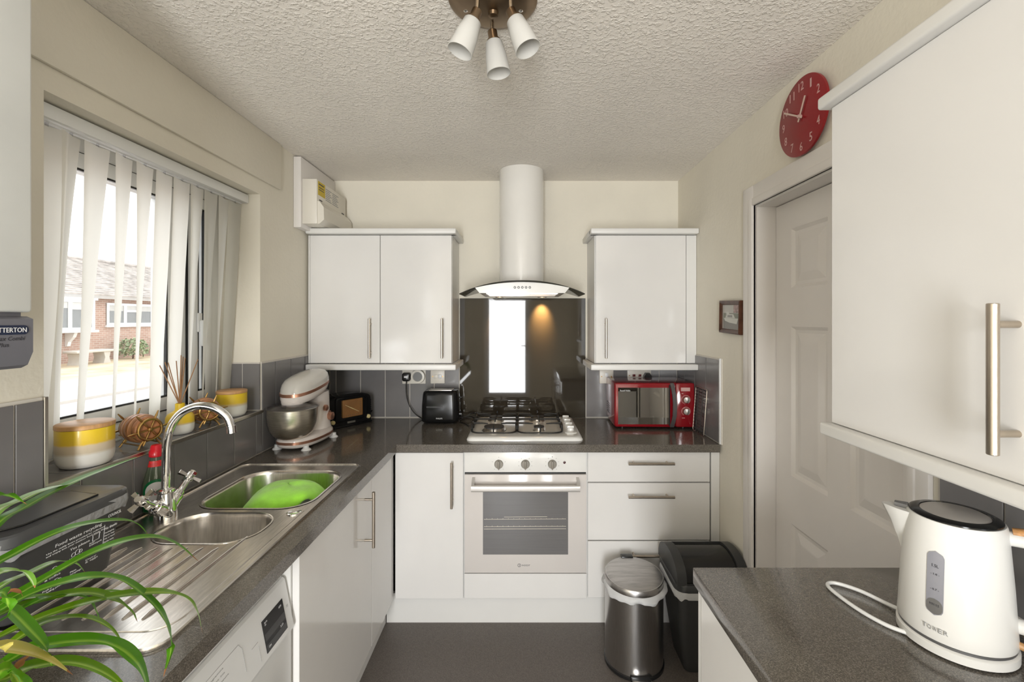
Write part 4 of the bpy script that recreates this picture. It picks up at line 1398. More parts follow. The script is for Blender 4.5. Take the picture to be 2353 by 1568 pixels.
for z in (0.164, 0.100):
    q = MB()
    q.tube([(0.390 + 0.0235 * math.cos(R(-60 + 300 * k / 24)), -0.0013, z + 0.0235 * math.sin(R(-60 + 300 * k / 24))) for k in range(25)], 0.0012, 5)
    q.build('dial_ring', PINK, cp)
    q = MB().rcyl((0.390, 0, z), (0.390, -1, z), [(0, 0.0195), (0.010, 0.0185), (0.016, 0.0165), (0.017, 0.001)], 28)
    q.box(0.3865, 0.3935, -0.024, -0.015, z - 0.016, z + 0.016, 0.003)
    q.build('knob', STEEL, cp)
MB().box(0.368, 0.384, -0.0018, 0.0, 0.062, 0.0645).build('print', PINK, cp, 0)
MB().box(0.366, 0.375, -0.0018, 0.0, 0.196, 0.200).build('print', PINK, cp, 0)
q = MB()
for i in range(6):
    for j in range(5):
        q.box(-0.0008, 0.001, 0.16 + i * 0.016, 0.168 + i * 0.016, 0.055 + j * 0.013, 0.062 + j * 0.013)
vn = q.build('vent', BLACK, mw, 0, w=False)
vn['kind'] = 'stuff'
for x in (0.05, 0.39):
    for y in (0.05, 0.25):
        MB().cyl((x, y, 0), (x, y, 0.014), 0.011, seg=14).build('foot', BLACK, mw, w=False)

# wire rack leaning on the tiles
rk = thing('wire_rack', 'black wire cooling rack leaning on tiles beside the microwave', 'rack', (XR - 0.02, 2.41, WZ))
xa, xb_ = XR - 0.030, XR - TT - 0.003
y0, y1, z0, zt_ = 2.335, 2.482, WZ + 0.003, 1.150


def rx(z):
    return xa + (xb_ - xa) * (z - z0) / (zt_ - z0)


q = MB()
q.tube([(rx(z), y, z) for y, z in rr((y0 + y1) / 2, (z0 + zt_) / 2, y1 - y0, zt_ - z0, 0.01, 4)], 0.0022, 6, closed=True)
q.build('rim', STEEL, rk)
for k in range(14):
    z = z0 + 0.012 + k * 0.0168
    MB().tube([(rx(z), y0, z), (rx(z), y1, z)], 0.0018, 6).build('wire', BLACKM, rk)
for k in range(2):
    y = y0 + 0.045 + k * 0.055
    MB().tube([(rx(z0) - 0.002, y, z0), (rx(zt_) - 0.002, y, zt_)], 0.0018, 6).build('wire', BLACKM, rk)

# ------------------------------------------------------------------ bins
bn = thing('pedal_bin', 'brushed steel pedal bin in front of the drawers', 'bin', (0.503, 2.01, 0))
bx, by, br = 0.503, 2.01, 0.127
MB().lathe([(br, 0.0), (br + 0.003, 0.003), (br + 0.003, 0.016), (br, 0.018)], (bx, by, 0), 48).build('base_ring', BLACK, bn)
MB().lathe([(br - 0.001, 0.016), (br - 0.001, 0.345), (br - 0.01, 0.350)], (bx, by, 0), 64).build('barrel', STEELB, bn, 40)
lt = R(4)
Mx = Matrix.Translation((bx, by, 0.358)) @ Matrix.Rotation(lt, 4, 'X')
q = MB().lathe([(br - 0.002, 0.0), (br + 0.001, 0.003), (br + 0.001, 0.024), (br - 0.003, 0.029)], (0, 0, 0), 64)
q.xf(Mx)
ld = q.build('lid', STEELB, bn, 40)
MB().lathe([(br - 0.004, 0.0285), (br - 0.02, 0.0325), (br - 0.06, 0.0345), (0.001, 0.035)], (0, 0, 0), 64).xf(Mx).build('lid_top', LIDST, ld, 50)
MB().box(bx - 0.03, bx + 0.025, by + br - 0.02, by + br + 0.012, 0.385, 0.402, 0.004).build('hinge', BLACK, bn)
q = MB()
rings = []
nb = 72
for s_, z in ((0.0, 0.362), (0.006, 0.354), (0.011, 0.344), (0.008, 0.334), (0.003, 0.338)):
    ring = []
    for i in range(nb):
        a = 2 * PI * i / nb
        k = math.sin(a * 9) * 0.4 + math.sin(a * 5 + 1) * 0.5 + math.sin(a * 17 + 2) * 0.25
        r_ = br + s_ * (1.05 + 0.45 * k)
        if -0.5 < ((a + 0.2 + PI) % (2 * PI)) - PI < 0.7:
            r_ += s_ * 0.5
        ring.append((bx + r_ * math.cos(a), by + r_ * math.sin(a), z - 0.008 * k * (1 if s_ > 0.003 else 0) + (0.009 * math.sin(a) if s_ < 0.01 else 0.007 * math.sin(a))))
    rings.append(ring)
q.loft(rings, cap0=False, cap1=False)
lab(q.build('liner', BAG, bn, 60), 'white plastic bag edge')
q = MB().box(bx - 0.045, bx + 0.045, by - br - 0.006, by - br + 0.02, 0.004, 0.028, 0.005)
q.build('pedal_recess', BLACK, bn)
q = MB().box(bx - 0.042, bx + 0.042, by - br - 0.04, by - br - 0.002, 0.010, 0.018, 0.004)
q.build('pedal', CHROME, bn)

sb_ = thing('swing_bin', 'black swing-top bin between the pedal bin and the wall', 'bin', (0.80, 2.03, 0))
cx_, cy_ = 0.808, 2.022
q = MB()
q.loft([[(x, y, z) for x, y in rr(cx_, cy_, wd, dp, rad, 5)] for z, wd, dp, rad in ((0.0, 0.195, 0.165, 0.02), (0.006, 0.205, 0.175, 0.025), (0.2, 0.265, 0.225, 0.035), (0.375, 0.288, 0.248, 0.04))])
q.build('bin_body', BINGREY, sb_, 40)
q = MB()
q.loft([[(x, y, z) for x, y in rr(cx_, cy_, wd, dp, 0.045, 6)] for z, wd, dp in ((0.368, 0.305, 0.268), (0.372, 0.312, 0.275), (0.395, 0.312, 0.275), (0.40, 0.306, 0.268))])
# arched top surround
n_ = 16
pr = []
for i in range(n_ + 1):
    a = PI * i / n_
    pr.append((cy_ - 0.132 * math.cos(a), 0.398 + 0.100 * math.sin(a) ** 0.75))
for x0, x1 in ((cx_ - 0.152, cx_ - 0.112), (cx_ + 0.112, cx_ + 0.150)):
    q.prism(pr, x0, x1, 'x')
q.prism([p for p in pr if p[0] > cy_ + 0.055] + [(cy_ + 0.055, 0.40)], cx_ - 0.113, cx_ + 0.113, 'x')
lid_ = q.build('lid', DGREY, sb_, 40)
pr2 = []
for i in range(n_ + 1):
    a = PI * i / n_
    pr2.append((cy_ - 0.120 * math.cos(a), 0.394 + 0.095 * math.sin(a) ** 0.75))
MB().prism(pr2, cx_ - 0.111, cx_ + 0.111, 'x').build('flap', BLACK, lid_, 40)
q = MB()
rings = []
base = rr(cx_, cy_, 0.29, 0.25, 0.045, 10)
for k_, (sc, z) in enumerate(((1.035, 0.385), (1.06, 0.372), (1.085, 0.352), (1.05, 0.335), (1.02, 0.345))):
    ring = []
    for i, (x, y) in enumerate(base):
        k = math.sin(i * 1.3) * 0.5 + math.sin(i * 0.61 + 1) * 0.6
        s2 = sc + 0.018 * k * (1 if 0 < k_ < 4 else 0)
        ring.append((cx_ + (x - cx_) * s2, cy_ + (y - cy_) * s2, z + 0.010 * k * (k_ > 0)))
    rings.append(ring)
q.loft(rings, cap0=False, cap1=False)
lab(q.build('liner', BAG, sb_, 60), 'white plastic bag edge')

# ------------------------------------------------------------------ wall clock
ck = thing('wall_clock', 'round red wall clock above the interior door', 'clock', (XR, 1.532, 2.20))
cy0, cz0, cr = 1.532, 2.20, 0.131
XK = XR - 0.024
q = MB().rcyl((XR - 0.0005, cy0, cz0), (-5, cy0, cz0), [(0, 0.085), (0.014, 0.09), (0.016, cr), (0.0235, cr), (0.0245, cr - 0.002), (0.0246, 0.001)], 72)
q.build('clock_face', REDC, ck, 40)
for n_ in range(1, 13):
    a = R(90 - 30 * n_)
    # from the front (looking to +x) right is -y
    text(str(n_), (XK - 0.0008, cy0 - 0.102 * math.cos(a), cz0 + 0.102 * math.sin(a)), '-x', 0.027 if n_ > 9 else 0.0145 if n_ != 1 else 0.008, 0.029, PINK, ck, name='numeral', depth=0.0006)


def hand(ang, ln, back, wd, x, nm):
    a = R(ang)
    d = V(0, -math.cos(a), math.sin(a))
    nrm = V(0, math.sin(a), math.cos(a))
    p0, p1 = V(x, cy0, cz0) - d * back, V(x, cy0, cz0) + d * ln
    q_ = MB().loft([[p + nrm * wd + V(dx, 0, 0) for p, sgn, dx in ((p0, 1, 0), (p1, 1, 0))] + [p1 - nrm * wd, p0 - nrm * wd], [p + nrm * wd + V(-0.0012, 0, 0) for p in (p0, p1)] + [p1 - nrm * wd + V(-0.0012, 0, 0), p0 - nrm * wd + V(-0.0012, 0, 0)]])
    q_.build(nm, pm('clock_hand_' + nm, (0.66, 0.50, 0.42), 0.4), ck, 0)


hand(63, 0.064, 0.018, 0.0035, XK - 0.006, 'hour_hand')
hand(150, 0.098, 0.020, 0.0028, XK - 0.009, 'minute_hand')
MB().rcyl((XK, cy0, cz0), (-5, cy0, cz0), [(0, 0.006), (0.012, 0.006), (0.0125, 0.001)], 16).build('hub', PINK, ck)

# ------------------------------------------------------------------ framed photo
fm = thing('picture_frame', 'small dark wood picture frame with boat photo beside the door', 'picture', (XR, 2.085, 1.524))
q = MB()
yc, zc, W_, H_ = 2.082, 1.524, 0.205, 0.152
rings = []
for d, x in ((0.0, XR - 0.001), (0.0, XR - 0.016), (0.006, XR - 0.019), (0.018, XR - 0.012), (0.021, XR - 0.008)):
    rings.append([(x, yc - W_ / 2 + d, zc - H_ / 2 + d), (x, yc + W_ / 2 - d, zc - H_ / 2 + d), (x, yc + W_ / 2 - d, zc + H_ / 2 - d), (x, yc - W_ / 2 + d, zc + H_ / 2 - d)])
q.loft(rings, cap0=True, cap1=False)
Mt = Matrix.Translation((0, yc, zc)) @ Matrix.Rotation(R(2.0), 4, 'X') @ Matrix.Translation((0, -yc, -zc))
q.xf(Mt)
q.build('frame', WOODD, fm, 20)


def pic(y0, y1, z0, z1, lay, mat, nm, poly=None):
    q_ = MB()
    x = XR - 0.008 - 0.0006 * lay
    if poly:
        q_.loft([[(x, a, b_) for a, b_ in poly], [(x - 0.0005, a, b_) for a, b_ in poly]])
    else:
        q_.box(x - 0.0005, x, y0, y1, z0, z1)
    q_.xf(Mt)
    return q_.build(nm, mat, fm, 0)


pic(yc - 0.084, yc + 0.084, zc - 0.057, zc + 0.057, 0, pm('photo_sky', (0.44, 0.42, 0.38), 0.3), 'photo_print')
pic(yc - 0.084, yc + 0.072, zc - 0.005, zc + 0.018, 1, pm('photo_bank', (0.16, 0.17, 0.12), 0.3), 'photo_print')
pic(yc - 0.084, yc + 0.072, zc - 0.057, zc - 0.005, 1, pm('photo_water', (0.15, 0.14, 0.12), 0.3), 'photo_print')
BOATW = pm('photo_boat', (0.52, 0.52, 0.47), 0.3)
pic(0, 0, 0, 0, 2, BOATW, 'photo_print', [(yc + 0.068, zc - 0.005), (yc - 0.075, zc - 0.005), (yc - 0.062, zc - 0.030), (yc + 0.01, zc - 0.026), (yc + 0.055, zc - 0.018)])
pic(0, 0, 0, 0, 2, BOATW, 'photo_print', [(yc + 0.05, zc - 0.004), (yc - 0.045, zc - 0.004), (yc - 0.028, zc + 0.014), (yc + 0.012, zc + 0.014), (yc + 0.014, zc + 0.024), (yc + 0.042, zc + 0.024), (yc + 0.04, zc + 0.008)])
pic(yc - 0.018, yc + 0.028, zc - 0.001, zc + 0.009, 3, pm('photo_cabin_window', (0.22, 0.21, 0.19), 0.3), 'photo_print')
pic(yc - 0.084, yc - 0.030, zc + 0.020, zc + 0.057, 2, pm('photo_flag', (0.30, 0.19, 0.17), 0.3, var=0.5, vscale=60), 'photo_print')

# ------------------------------------------------------------------ consumer unit on its board
bd = MB().box(XL + 0.001, XL + 0.040, 2.36, YB - 0.001, 1.995, 2.364, 0.002).build('mounting_board', PAINTW)
tag(bd, 'white painted board behind the fuse box', 'board')
cu_ = thing('consumer_unit', 'white fuse box with yellow sticker above the double cabinet', 'fuse box', (XL + 0.08, 2.57, 2.013))
xa = XL + 0.0405
q = MB().box(xa, XL + 0.118, 2.372, 2.765, 2.016, 2.252, 0.004)
q.build('enclosure', CREAMP, cu_)
q = MB()
pr = [(XL + 0.117, 2.018), (XL + 0.128, 2.018), (XL + 0.152, 2.040), (XL + 0.150, 2.105), (XL + 0.128, 2.135), (XL + 0.117, 2.138)]
q.loft([[(x, 2.380, z) for x, z in pr], [(x, 2.775, z) for x, z in pr]])
q.build('front_cover', CREAMP, cu_, 30)
MB().box(XL + 0.1175, XL + 0.119, 2.385, 2.47, 2.172, 2.245).build('yellow_sticker', YEL, cu_, 0)
for k, z in enumerate((2.228, 2.212, 2.200)):
    MB().box(XL + 0.1185, XL + 0.1195, 2.393, 2.455, z, z + (0.006 if k == 0 else 0.004)).build('sticker_print', TXTD, cu_, 0)
for y0, y1 in ((2.478, 2.556), (2.566, 2.65)):
    for k in range(7):
        MB().box(XL + 0.1175, XL + 0.1185, y0, y1 - 0.012 * (k % 3), 2.166 + k * 0.010, 2.1705 + k * 0.010).build('sticker_print', TXTG, cu_, 0)
for y in (2.40, 2.70):
    MB().box(XL + 0.1175, XL + 0.119, y, y + 0.035, 2.145, 2.151).build('badge', TXTD, cu_, 0)

# ------------------------------------------------------------------ ceiling spotlight
cl = thing('ceiling_spotlight', 'bronze ceiling plate with three frosted glass spot shades', 'ceiling light', (-0.074, 1.215, ZC))
px, py_ = -0.074, 1.212
BRZ = pm('bronze_nickel', (0.24, 0.175, 0.115), 0.3, metal=1)
MB().lathe([(0.118, -0.0005), (0.119, -0.006), (0.112, -0.012), (0.09, -0.018), (0.04, -0.024), (0.001, -0.025)], (px, py_, ZC), 56).build('ceiling_plate', BRZ, cl)
for dx in (-0.075, 0.075):
    MB().lathe([(0.006, -0.012), (0.006, -0.020), (0.001, -0.023)], (px + dx, py_ + 0.02, ZC), 12).build('screw_cap', CHROME, cl)
MB().lathe([(0.016, -0.02), (0.013, -0.034), (0.001, -0.036)], (px + 0.0, py_ + 0.02, ZC), 20).build('centre_boss', BRZ, cl)
for p0, p1 in ((V(-0.112, 1.178, ZC - 0.055), V(-0.150, 1.172, ZC - 0.150)), (V(-0.026, 1.178, ZC - 0.055), V(0.012, 1.165, ZC - 0.148)), (V(-0.079, 1.262, ZC - 0.055), V(-0.064, 1.262, ZC - 0.150))):
    d = (p1 - p0).normalized()
    sp_ = MB().rcyl(p0 - d * 0.002, p1, [(0, 0.010), (0.003, 0.0135), (0.026, 0.0135), (0.028, 0.019), (0.034, 0.019), (0.035, 0.010)], 24).build('lamp_holder', BRZ, cl)
    MB().tube([V(p0.x, p0.y, ZC - 0.015), V(p0.x, p0.y, ZC - 0.035), p0 + d * 0.004], 0.0055, 10).build('arm', CHROME, sp_)
    q = MB().rcyl(p0 + d * 0.030, p1, [(0, 0.012), (0.001, 0.021), (0.004, 0.0235), (0.045, 0.0295), (0.090, 0.0335), (0.0905, 0.0325), (0.045, 0.0275), (0.006, 0.0215), (0.004, 0.010)], 36)
    q.build('shade', SHADE, sp_, 50)
    MB().rcyl(p0 + d * 0.036, p1, [(0, 0.008), (0.02, 0.012), (0.035, 0.012), (0.04, 0.006)], 14).build('bulb', WHITEP, sp_)

# ------------------------------------------------------------------ boiler
bo = thing('boiler', 'white combi boiler with grey control panel on the window wall', 'boiler', (XL + 0.14, 0.637, 1.42))
XBO = -0.900
MB().box(XL + 0.001, XBO, 0.443, 0.836, 1.524, 2.24, 0.006, 3).build('casing', BOILERW, bo)
q = MB()
pr = [(XL + 0.01, 1.517), (XBO - 0.010, 1.517), (XBO + 0.002, 1.512), (XBO + 0.002, 1.452), (XBO - 0.008, 1.428), (XBO - 0.02, 1.422), (XL + 0.01, 1.422)]
q.loft([[(x, 0.445, z) for x, z in pr], [(x, 0.834, z) for x, z in pr]])
pn = q.build('control_panel', BOILERG, bo, 25)
MB().box(XL + 0.02, XBO - 0.012, 0.455, 0.826, 1.516, 1.5245).build('gap_strip', BOILERG, bo, 0)
q = MB()
q.loft([[(x, y, z) for y, z in rr(0.793, 1.4925, 0.066, 0.0165, 0.0082, 6)] for x in (XBO + 0.0015, XBO + 0.0030)])
bdg = q.build('badge', NAVY, pn)
text('POTTERTON', (XBO + 0.003, 0.793, 1.4925), '+x', 0.058, 0.0085, TXTW, pn)
text('Promax Combi', (XBO + 0.0021, 0.789, 1.4775), '+x', 0.062, 0.0075, TXTD, pn, shear=0.2)
text('HE Plus', (XBO + 0.0021, 0.777, 1.4665), '+x', 0.035, 0.0072, TXTD, pn, shear=0.2)
for y in (0.50, 0.57):
    MB().rcyl((XBO + 0.0015, y, 1.47), (1, y, 1.47), [(0, 0.018), (0.012, 0.016), (0.013, 0.001)], 24).build('dial', BLACK, pn)

# ------------------------------------------------------------------ vertical blind
XBL = -1.262
vb = thing('vertical_blind', 'cream vertical fabric blind hanging in the window recess', 'blind', (XBL, 1.6, 2.04))
q = MB().box(XBL - 0.012, XBL + 0.028, WY0 + 0.004, WY1 - 0.004, 2.040, 2.078, 0.003)
q.build('headrail', UPVC, vb)
MB().box(XBL - 0.010, XBL + 0.0, WY0 + 0.01, WY1 - 0.01, 2.036, 2.0405).build('rail_slot', UPVC, vb, 0)
slats = [(1.168, 26, 26, 22), (1.206, -8, -6, -8), (1.272, 20, 37, 22), (1.351, 4, 26, 34), (1.442, 14, 30, 38), (1.522, 10, 30, 37), (1.605, 8, 12, 20), (1.688, 4, 10, 16), (1.768, 8, 26, 36), (1.847, 4, 22, 33), (1.927, 8, 26, 33), (2.002, 0, 4, 12)]
for (y, a0, a1, a2) in slats:
    rows = []
    nz_ = 18
    zt_, zb_ = 2.026, 1.128
    back = 0.058 if 1.25 < y < 1.40 else 0.046 if y > 1.95 else 0.038
    sm_ = lambda v: max(0.0, min(1.0, v)) ** 2 * (3 - 2 * max(0.0, min(1.0, v)))
    for i in range(nz_ + 1):
        t_ = i / nz_
        ang = (a0 * (1 - t_) * (1 - 2 * t_) + 4 * a1 * t_ * (1 - t_) + a2 * t_ * (2 * t_ - 1))
        a = R(ang)
        z = zt_ + (zb_ - zt_) * t_
        row = []
        for k in range(7):
            s_ = (k / 6 - 0.5) * 0.089
            bow = 0.0035 * (1 - (2 * k / 6 - 1) ** 2) * (1 - 0.4 * t_)
            row.append((XBL - back * t_ - math.sin(a) * s_ + math.cos(a) * bow, y + math.cos(a) * s_ + math.sin(a) * bow, z + (0.006 * abs(2 * k / 6 - 1) if i == 0 else 0)))
        rows.append(row)
    q = MB()
    q.loft(rows, cap0=False, cap1=False, closed=False)
    sl = q.build('slat', BLIND, vb, 60)
    MB().box(XBL - 0.003, XBL + 0.002, y - 0.004, y + 0.004, 2.018, 2.038, 0.001, 1).build('hanger', CLEAR, sl)
    MB().box(XBL - back - 0.001, XBL - back + 0.001, y - 0.02, y + 0.02, 1.128, 1.142).build('weight', WHITEP, sl, 0)
q = MB()
pts = []
for (y, a0, a1, a2) in slats:
    pts += [(XBL - 0.036, y - 0.025, 1.134), (XBL - 0.036, y + 0.025, 1.134), (XBL - 0.036, y + 0.04, 1.118)]
q.tube(pts, 0.0016, 6)
q.build('link_chain', WHITEP, vb)
q = MB()
for k in range(40):
    q.ell((XBL + 0.032, 1.155 + 0.010 * math.sin(k * 0.6), 1.115 + k * 0.0048), 0.0028, 0.0028, 0.0028, 8, 6)
q.build('bead_chain', CLEAR, vb)['kind'] = 'stuff'

# ------------------------------------------------------------------ things on the sill
SZ = WZ0
def canister(label, loc, sc, mat, h, r):
    t_ = thing('storage_canister', label, 'canister', loc)
    q_ = MB().lathe([(r * 0.70, 0.0), (r * 0.86, 0.004), (r * 0.96, 0.016), (r, 0.032), (r, h), (r * 0.94, h), (r * 0.94, h - 0.006)], (0, 0, 0), 48)
    q_.build('pot', mat, t_, 50, w=False)
    q_ = MB().lathe([(r * 0.97, h), (r * 1.015, h + 0.001), (r * 1.015, h + 0.011), (r * 0.99, h + 0.0125), (0.001, h + 0.0125)], (0, 0, 0), 48)
    q_.build('lid', WOODL, t_, 50, w=False)
    return t_


canister('large yellow and white stoneware canister with wooden lid on sill', (-1.234, 1.284, SZ), 1, CERAM, 0.108, 0.0635)
canister('smaller yellow and white canister with wooden lid by reveal tiles', (-1.238, 1.940, SZ), 1, CERAM2, 0.098, 0.0575)


def barrel(label, loc, rz):
    t_ = thing('barrel_ornament', label, 'ornament', loc, rz)
    L_, R_ = 0.086, 0.046
    Hc = 0.061
    for k in range(5):
        x0 = -L_ / 2 + k * L_ / 5
        f0 = lambda x: R_ * (1 - 0.16 * (2 * x / L_) ** 2)
        xs_ = [x0 + 0.0006, x0 + 0.003, x0 + L_ / 5 - 0.003, x0 + L_ / 5 - 0.0006]
        q_ = MB().rcyl((xs_[0], 0, Hc), (1, 0, Hc), [(0, f0(xs_[0]) - 0.002), (xs_[1] - xs_[0], f0(xs_[1])), (xs_[2] - xs_[0], f0(xs_[2])), (xs_[3] - xs_[0], f0(xs_[3]) - 0.002)], 36)
        q_.build('wooden_disc', WOODB if k % 2 == 0 else WOODB2, t_, 40, w=False)
    for sx in (-1, 1):
        X = sx * (L_ / 2 + 0.005)
        q_ = MB().tube([(X, 0.033 * math.cos(2 * PI * k / 32), Hc + 0.033 * math.sin(2 * PI * k / 32)) for k in range(32)], 0.0042, 8, closed=True)
        q_.rcyl((X - 0.005, 0, Hc), (X + 1, 0, Hc), [(0, 0.007), (0.009, 0.006), (0.011, 0.002)], 16)
        wh = q_.build('wheel', BRASS, t_, w=False)
        for k in range(6):
            a = R(60 * k + 8)
            d = V(0, math.cos(a), math.sin(a))
            c = V(X, 0, Hc)
            ln = 0.062
            if math.sin(a) < -0.9:
                ln = 0.048
            if math.sin(a) < -0.4:
                # lower spokes are the feet
                ln = 0.052
            q_ = MB().tube([c, c + d * 0.012, c + d * 0.018, c + d * 0.026, c + d * 0.036, c + d * 0.044, c + d * ln], [0.0022, 0.0018, 0.0032, 0.002, 0.0022, 0.0036, 0.0018], 8)
            q_.build('spoke', BRASS, wh)
    for a in (R(150), R(30)):
        q_ = MB().tube([(-L_ / 2, 0.043 * math.cos(a), Hc - 0.018), (L_ / 2, 0.043 * math.cos(a), Hc - 0.018)], 0.0026, 8)
        q_.build('tie_rod', BRASS, t_, w=False)
    for sy in (-1, 1):
        q_ = MB()
        for sx in (-1, 1):
            X = sx * (L_ / 2 + 0.002)
            q_.tube([(X, sy * 0.018, Hc - 0.034), (X, sy * 0.026, 0.016), (X + sx * 0.004, sy * 0.034, 0.0026)], [0.003, 0.0028, 0.0034], 8)
        q_.tube([(-L_ / 2, sy * 0.027, 0.015), (L_ / 2, sy * 0.027, 0.015)], 0.0022, 8)
        q_.build('leg_frame', BRASS, t_, w=False)
    return t_


barrel('wooden barrel ornament with brass ship wheels beside the large canister', (-1.226, 1.462, SZ), R(-22))
barrel('wooden barrel ornament with ship wheels beside the smaller canister', (-1.230, 1.766, SZ), R(-38))

df = thing('reed_diffuser', 'yellow and white ceramic reed diffuser between the barrel ornaments', 'diffuser', (-1.234, 1.640, SZ))
MB().lathe([(0.030, 0.0), (0.038, 0.003), (0.0425, 0.014), (0.0435, 0.03), (0.043, 0.058), (0.038, 0.070), (0.026, 0.078), (0.0165, 0.084), (0.0145, 0.092), (0.0145, 0.108), (0.0125, 0.109), (0.0115, 0.095)], (0, 0, 0), 44).build('bottle', CERAM3, df, 50, w=False)
# fan of reeds: image-right is roughly (+.76,+.65)
for k, (sx, ln, sd) in enumerate(((-0.62, 0.165, 0.0), (-0.42, 0.170, 0.1), (-0.36, 0.168, -0.12), (-0.10, 0.168, 0.05), (0.02, 0.188, -0.06), (0.10, 0.182, 0.12), (0.14, 0.178, -0.02), (0.52, 0.178, 0.0))):
    d = V(0.77 * sx - 0.6 * sd, 0.64 * sx + 0.6 * sd, 1.6).normalized()
    top_ = V(0, 0, 0.105) + V(d.x * 0.004, d.y * 0.004, 0)
    q = MB().cyl(top_ - d * 0.06, top_ + d * (ln - 0.01), 0.0017, seg=7)
    q.build('reed', REED, df, w=False)

# ------------------------------------------------------------------ washing-up liquid
so = thing('soap_bottle', 'clear green washing-up liquid bottle with red cap behind tap', 'bottle', (-1.143, 1.420, z1), R(-50))
q = MB().lathe([(0.030, 0.0), (0.034, 0.006), (0.0365, 0.03), (0.037, 0.055), (0.034, 0.09), (0.027, 0.12), (0.019, 0.146), (0.0145, 0.162), (0.013, 0.172)], (0, 0, 0), 40, sx=0.62, sy=1.0)
q.build('bottle_body', SOAPB, so, 60, w=False)
q = MB().lathe([(0.030, 0.003), (0.0342, 0.008), (0.0368, 0.03), (0.0372, 0.045)], (0, 0, 0), 40, sx=0.63, sy=1.004, cap0=False, cap1=False)
q.build('liquid', pm('green_liquid', (0.005, 0.10, 0.03), 0.08, coat=0.5), so, 60, w=False)
q = MB().lathe([(0.0205, 0.142), (0.0165, 0.160)], (0, 0, 0), 36, sx=0.66, sy=1.03, cap0=False, cap1=False)
q.build('neck_label', REDL, so, 60, w=False)
q = MB().lathe([(0.0165, 0.172), (0.0185, 0.174), (0.0185, 0.189), (0.016, 0.192), (0.014, 0.205), (0.012, 0.208), (0.001, 0.208)], (0, 0, 0), 32)
q.build('cap', REDP, so, 40, w=False)


def on_soap(a, z, off=0.0006):
    r_ = 0.0362
    return V((0.62 * r_ + off) * math.cos(a), (r_ + off) * math.sin(a), z)


def disc_on_soap(rad, zc_, name, mat, off):
    q_ = MB()
    rings_ = []
    for f_ in (0.0, 0.5, 1.0):
        rings_.append([on_soap(max(-1.5, min(1.5, rad * f_ * math.cos(t2) / 0.030)), zc_ + rad * f_ * 1.25 * math.sin(t2), off) for t2 in [2 * PI * k / 32 for k in range(32)]])
    rings_[0] = [on_soap(0.0001 * math.cos(2 * PI * k / 32), zc_ + 0.0001 * math.sin(2 * PI * k / 32), off) for k in range(32)]
    q_.loft(rings_, cap0=False, cap1=False)
    return q_.build(name, mat, so, 60, w=False)


disc_on_soap(0.030, 0.068, 'label', SOAPG, 0.0012)
disc_on_soap(0.0235, 0.068, 'label', TXTW, 0.0020)
text('FAIRY', (0.0253, 0.0, 0.066), '+x', 0.034, 0.017, pm('red_letter', (0.50, 0.01, 0.02), 0.4), so, w=False, depth=0.0006)

# ------------------------------------------------------------------ bowl and cloth in the sink
dz = z1 - 0.169
bw = thing('dish_bowl', 'white upturned bowl under the lime green cloth in sink', 'bowl', (-0.825, 1.605, dz), R(8))
MB().lathe([(0.112, 0.002), (0.115, 0.004), (0.110, 0.08), (0.096, 0.13), (0.066, 0.162), (0.056, 0.164), (0.054, 0.172), (0.001, 0.172)], (0, 0, 0), 48, sx=1.0, sy=0.9).build('bowl_shell', WHITEP, bw, 50, w=False)
q = MB()
rings = []
na = 64
for i in range(13):
    t_ = i / 12
    ring = []
    for k in range(na):
        a = 2 * PI * k / na
        lift = max(0.0, math.cos(a - R(-42))) ** 7       # corner folded up to show the bowl
        rad = (0.004 + 0.1360 * math.sin(t_ * PI / 2) ** 0.75) * (1 + 0.16 * max(0, -math.cos(a)) * t_)
        z = 0.186 - (0.140 - 0.115 * lift) * (1 - math.cos(t_ * PI / 2)) ** 1.25 - 0.018 * max(0, -math.cos(a)) * t_
        z += 0.006 * math.sin(a * 5 + 1) * t_ ** 1.5 + 0.003 * math.sin(a * 3 + 4 * t_) + 0.002 * math.sin(a * 11) * t_ * t_ + 0.002 * math.sin(7 * t_ + a * 2)
        rad -= 0.030 * lift * t_
        rad += (0.005 * math.sin(a * 7 + 0.5) + 0.003 * math.sin(a * 13)) * t_ * t_
        ring.append((rad * math.cos(a) * 1.02, rad * math.sin(a) * 0.95, z))
    rings.append(ring)
q.loft(rings, cap0=True, cap1=False)
cl_ = thing('cloth', 'lime green microfibre cloth draped over a bowl in sink', 'cloth', (-0.825, 1.605, dz + 0.03), R(8))
me = q.build('cloth_sheet', LIME, cl_, 80)
me.matrix_parent_inverse = Matrix.Translation((0, 0, -0.03))
sm = me.modifiers.new('thickness', 'SOLIDIFY')
sm.thickness = 0.003
sm.offset = 1

# ------------------------------------------------------------------ food caddy
cy_ = thing('food_caddy', 'dark grey food waste caddy with bag on the drainer', 'food caddy', (-1.062, 0.985, z1 + 0.0035))
H = 0.185
q = MB()
q.loft([[(x, y, z) for x, y in rr(0, 0, wd, ln, rad, 6)] for z, wd, ln, rad in ((0.0, 0.140, 0.215, 0.02), (0.006, 0.152, 0.228, 0.026), (H - 0.035, 0.182, 0.272, 0.03))])
q.build('bucket', DGREY, cy_, 40, w=False)
q = MB()
rings = []
base = rr(0, 0, 0.182, 0.272, 0.03, 10)
for k_, (off, z) in enumerate(((0.000, H - 0.004), (0.008, H - 0.014), (0.009, H - 0.030), (0.006, H - 0.044), (0.001, H - 0.042))):
    ring = []
    for i, (x, y) in enumerate(base):
        k = math.sin(i * 0.9) * 0.6 + math.sin(i * 0.37 + 2) * 0.7
        s2 = 1 + off / 0.09 * (1 + 0.25 * k * (k_ > 0))
        ring.append((x * s2, y * (1 + (s2 - 1) * 0.7), z + 0.006 * k * (k_ > 1)))
    rings.append(ring)
q.loft(rings, cap0=False, cap1=False)
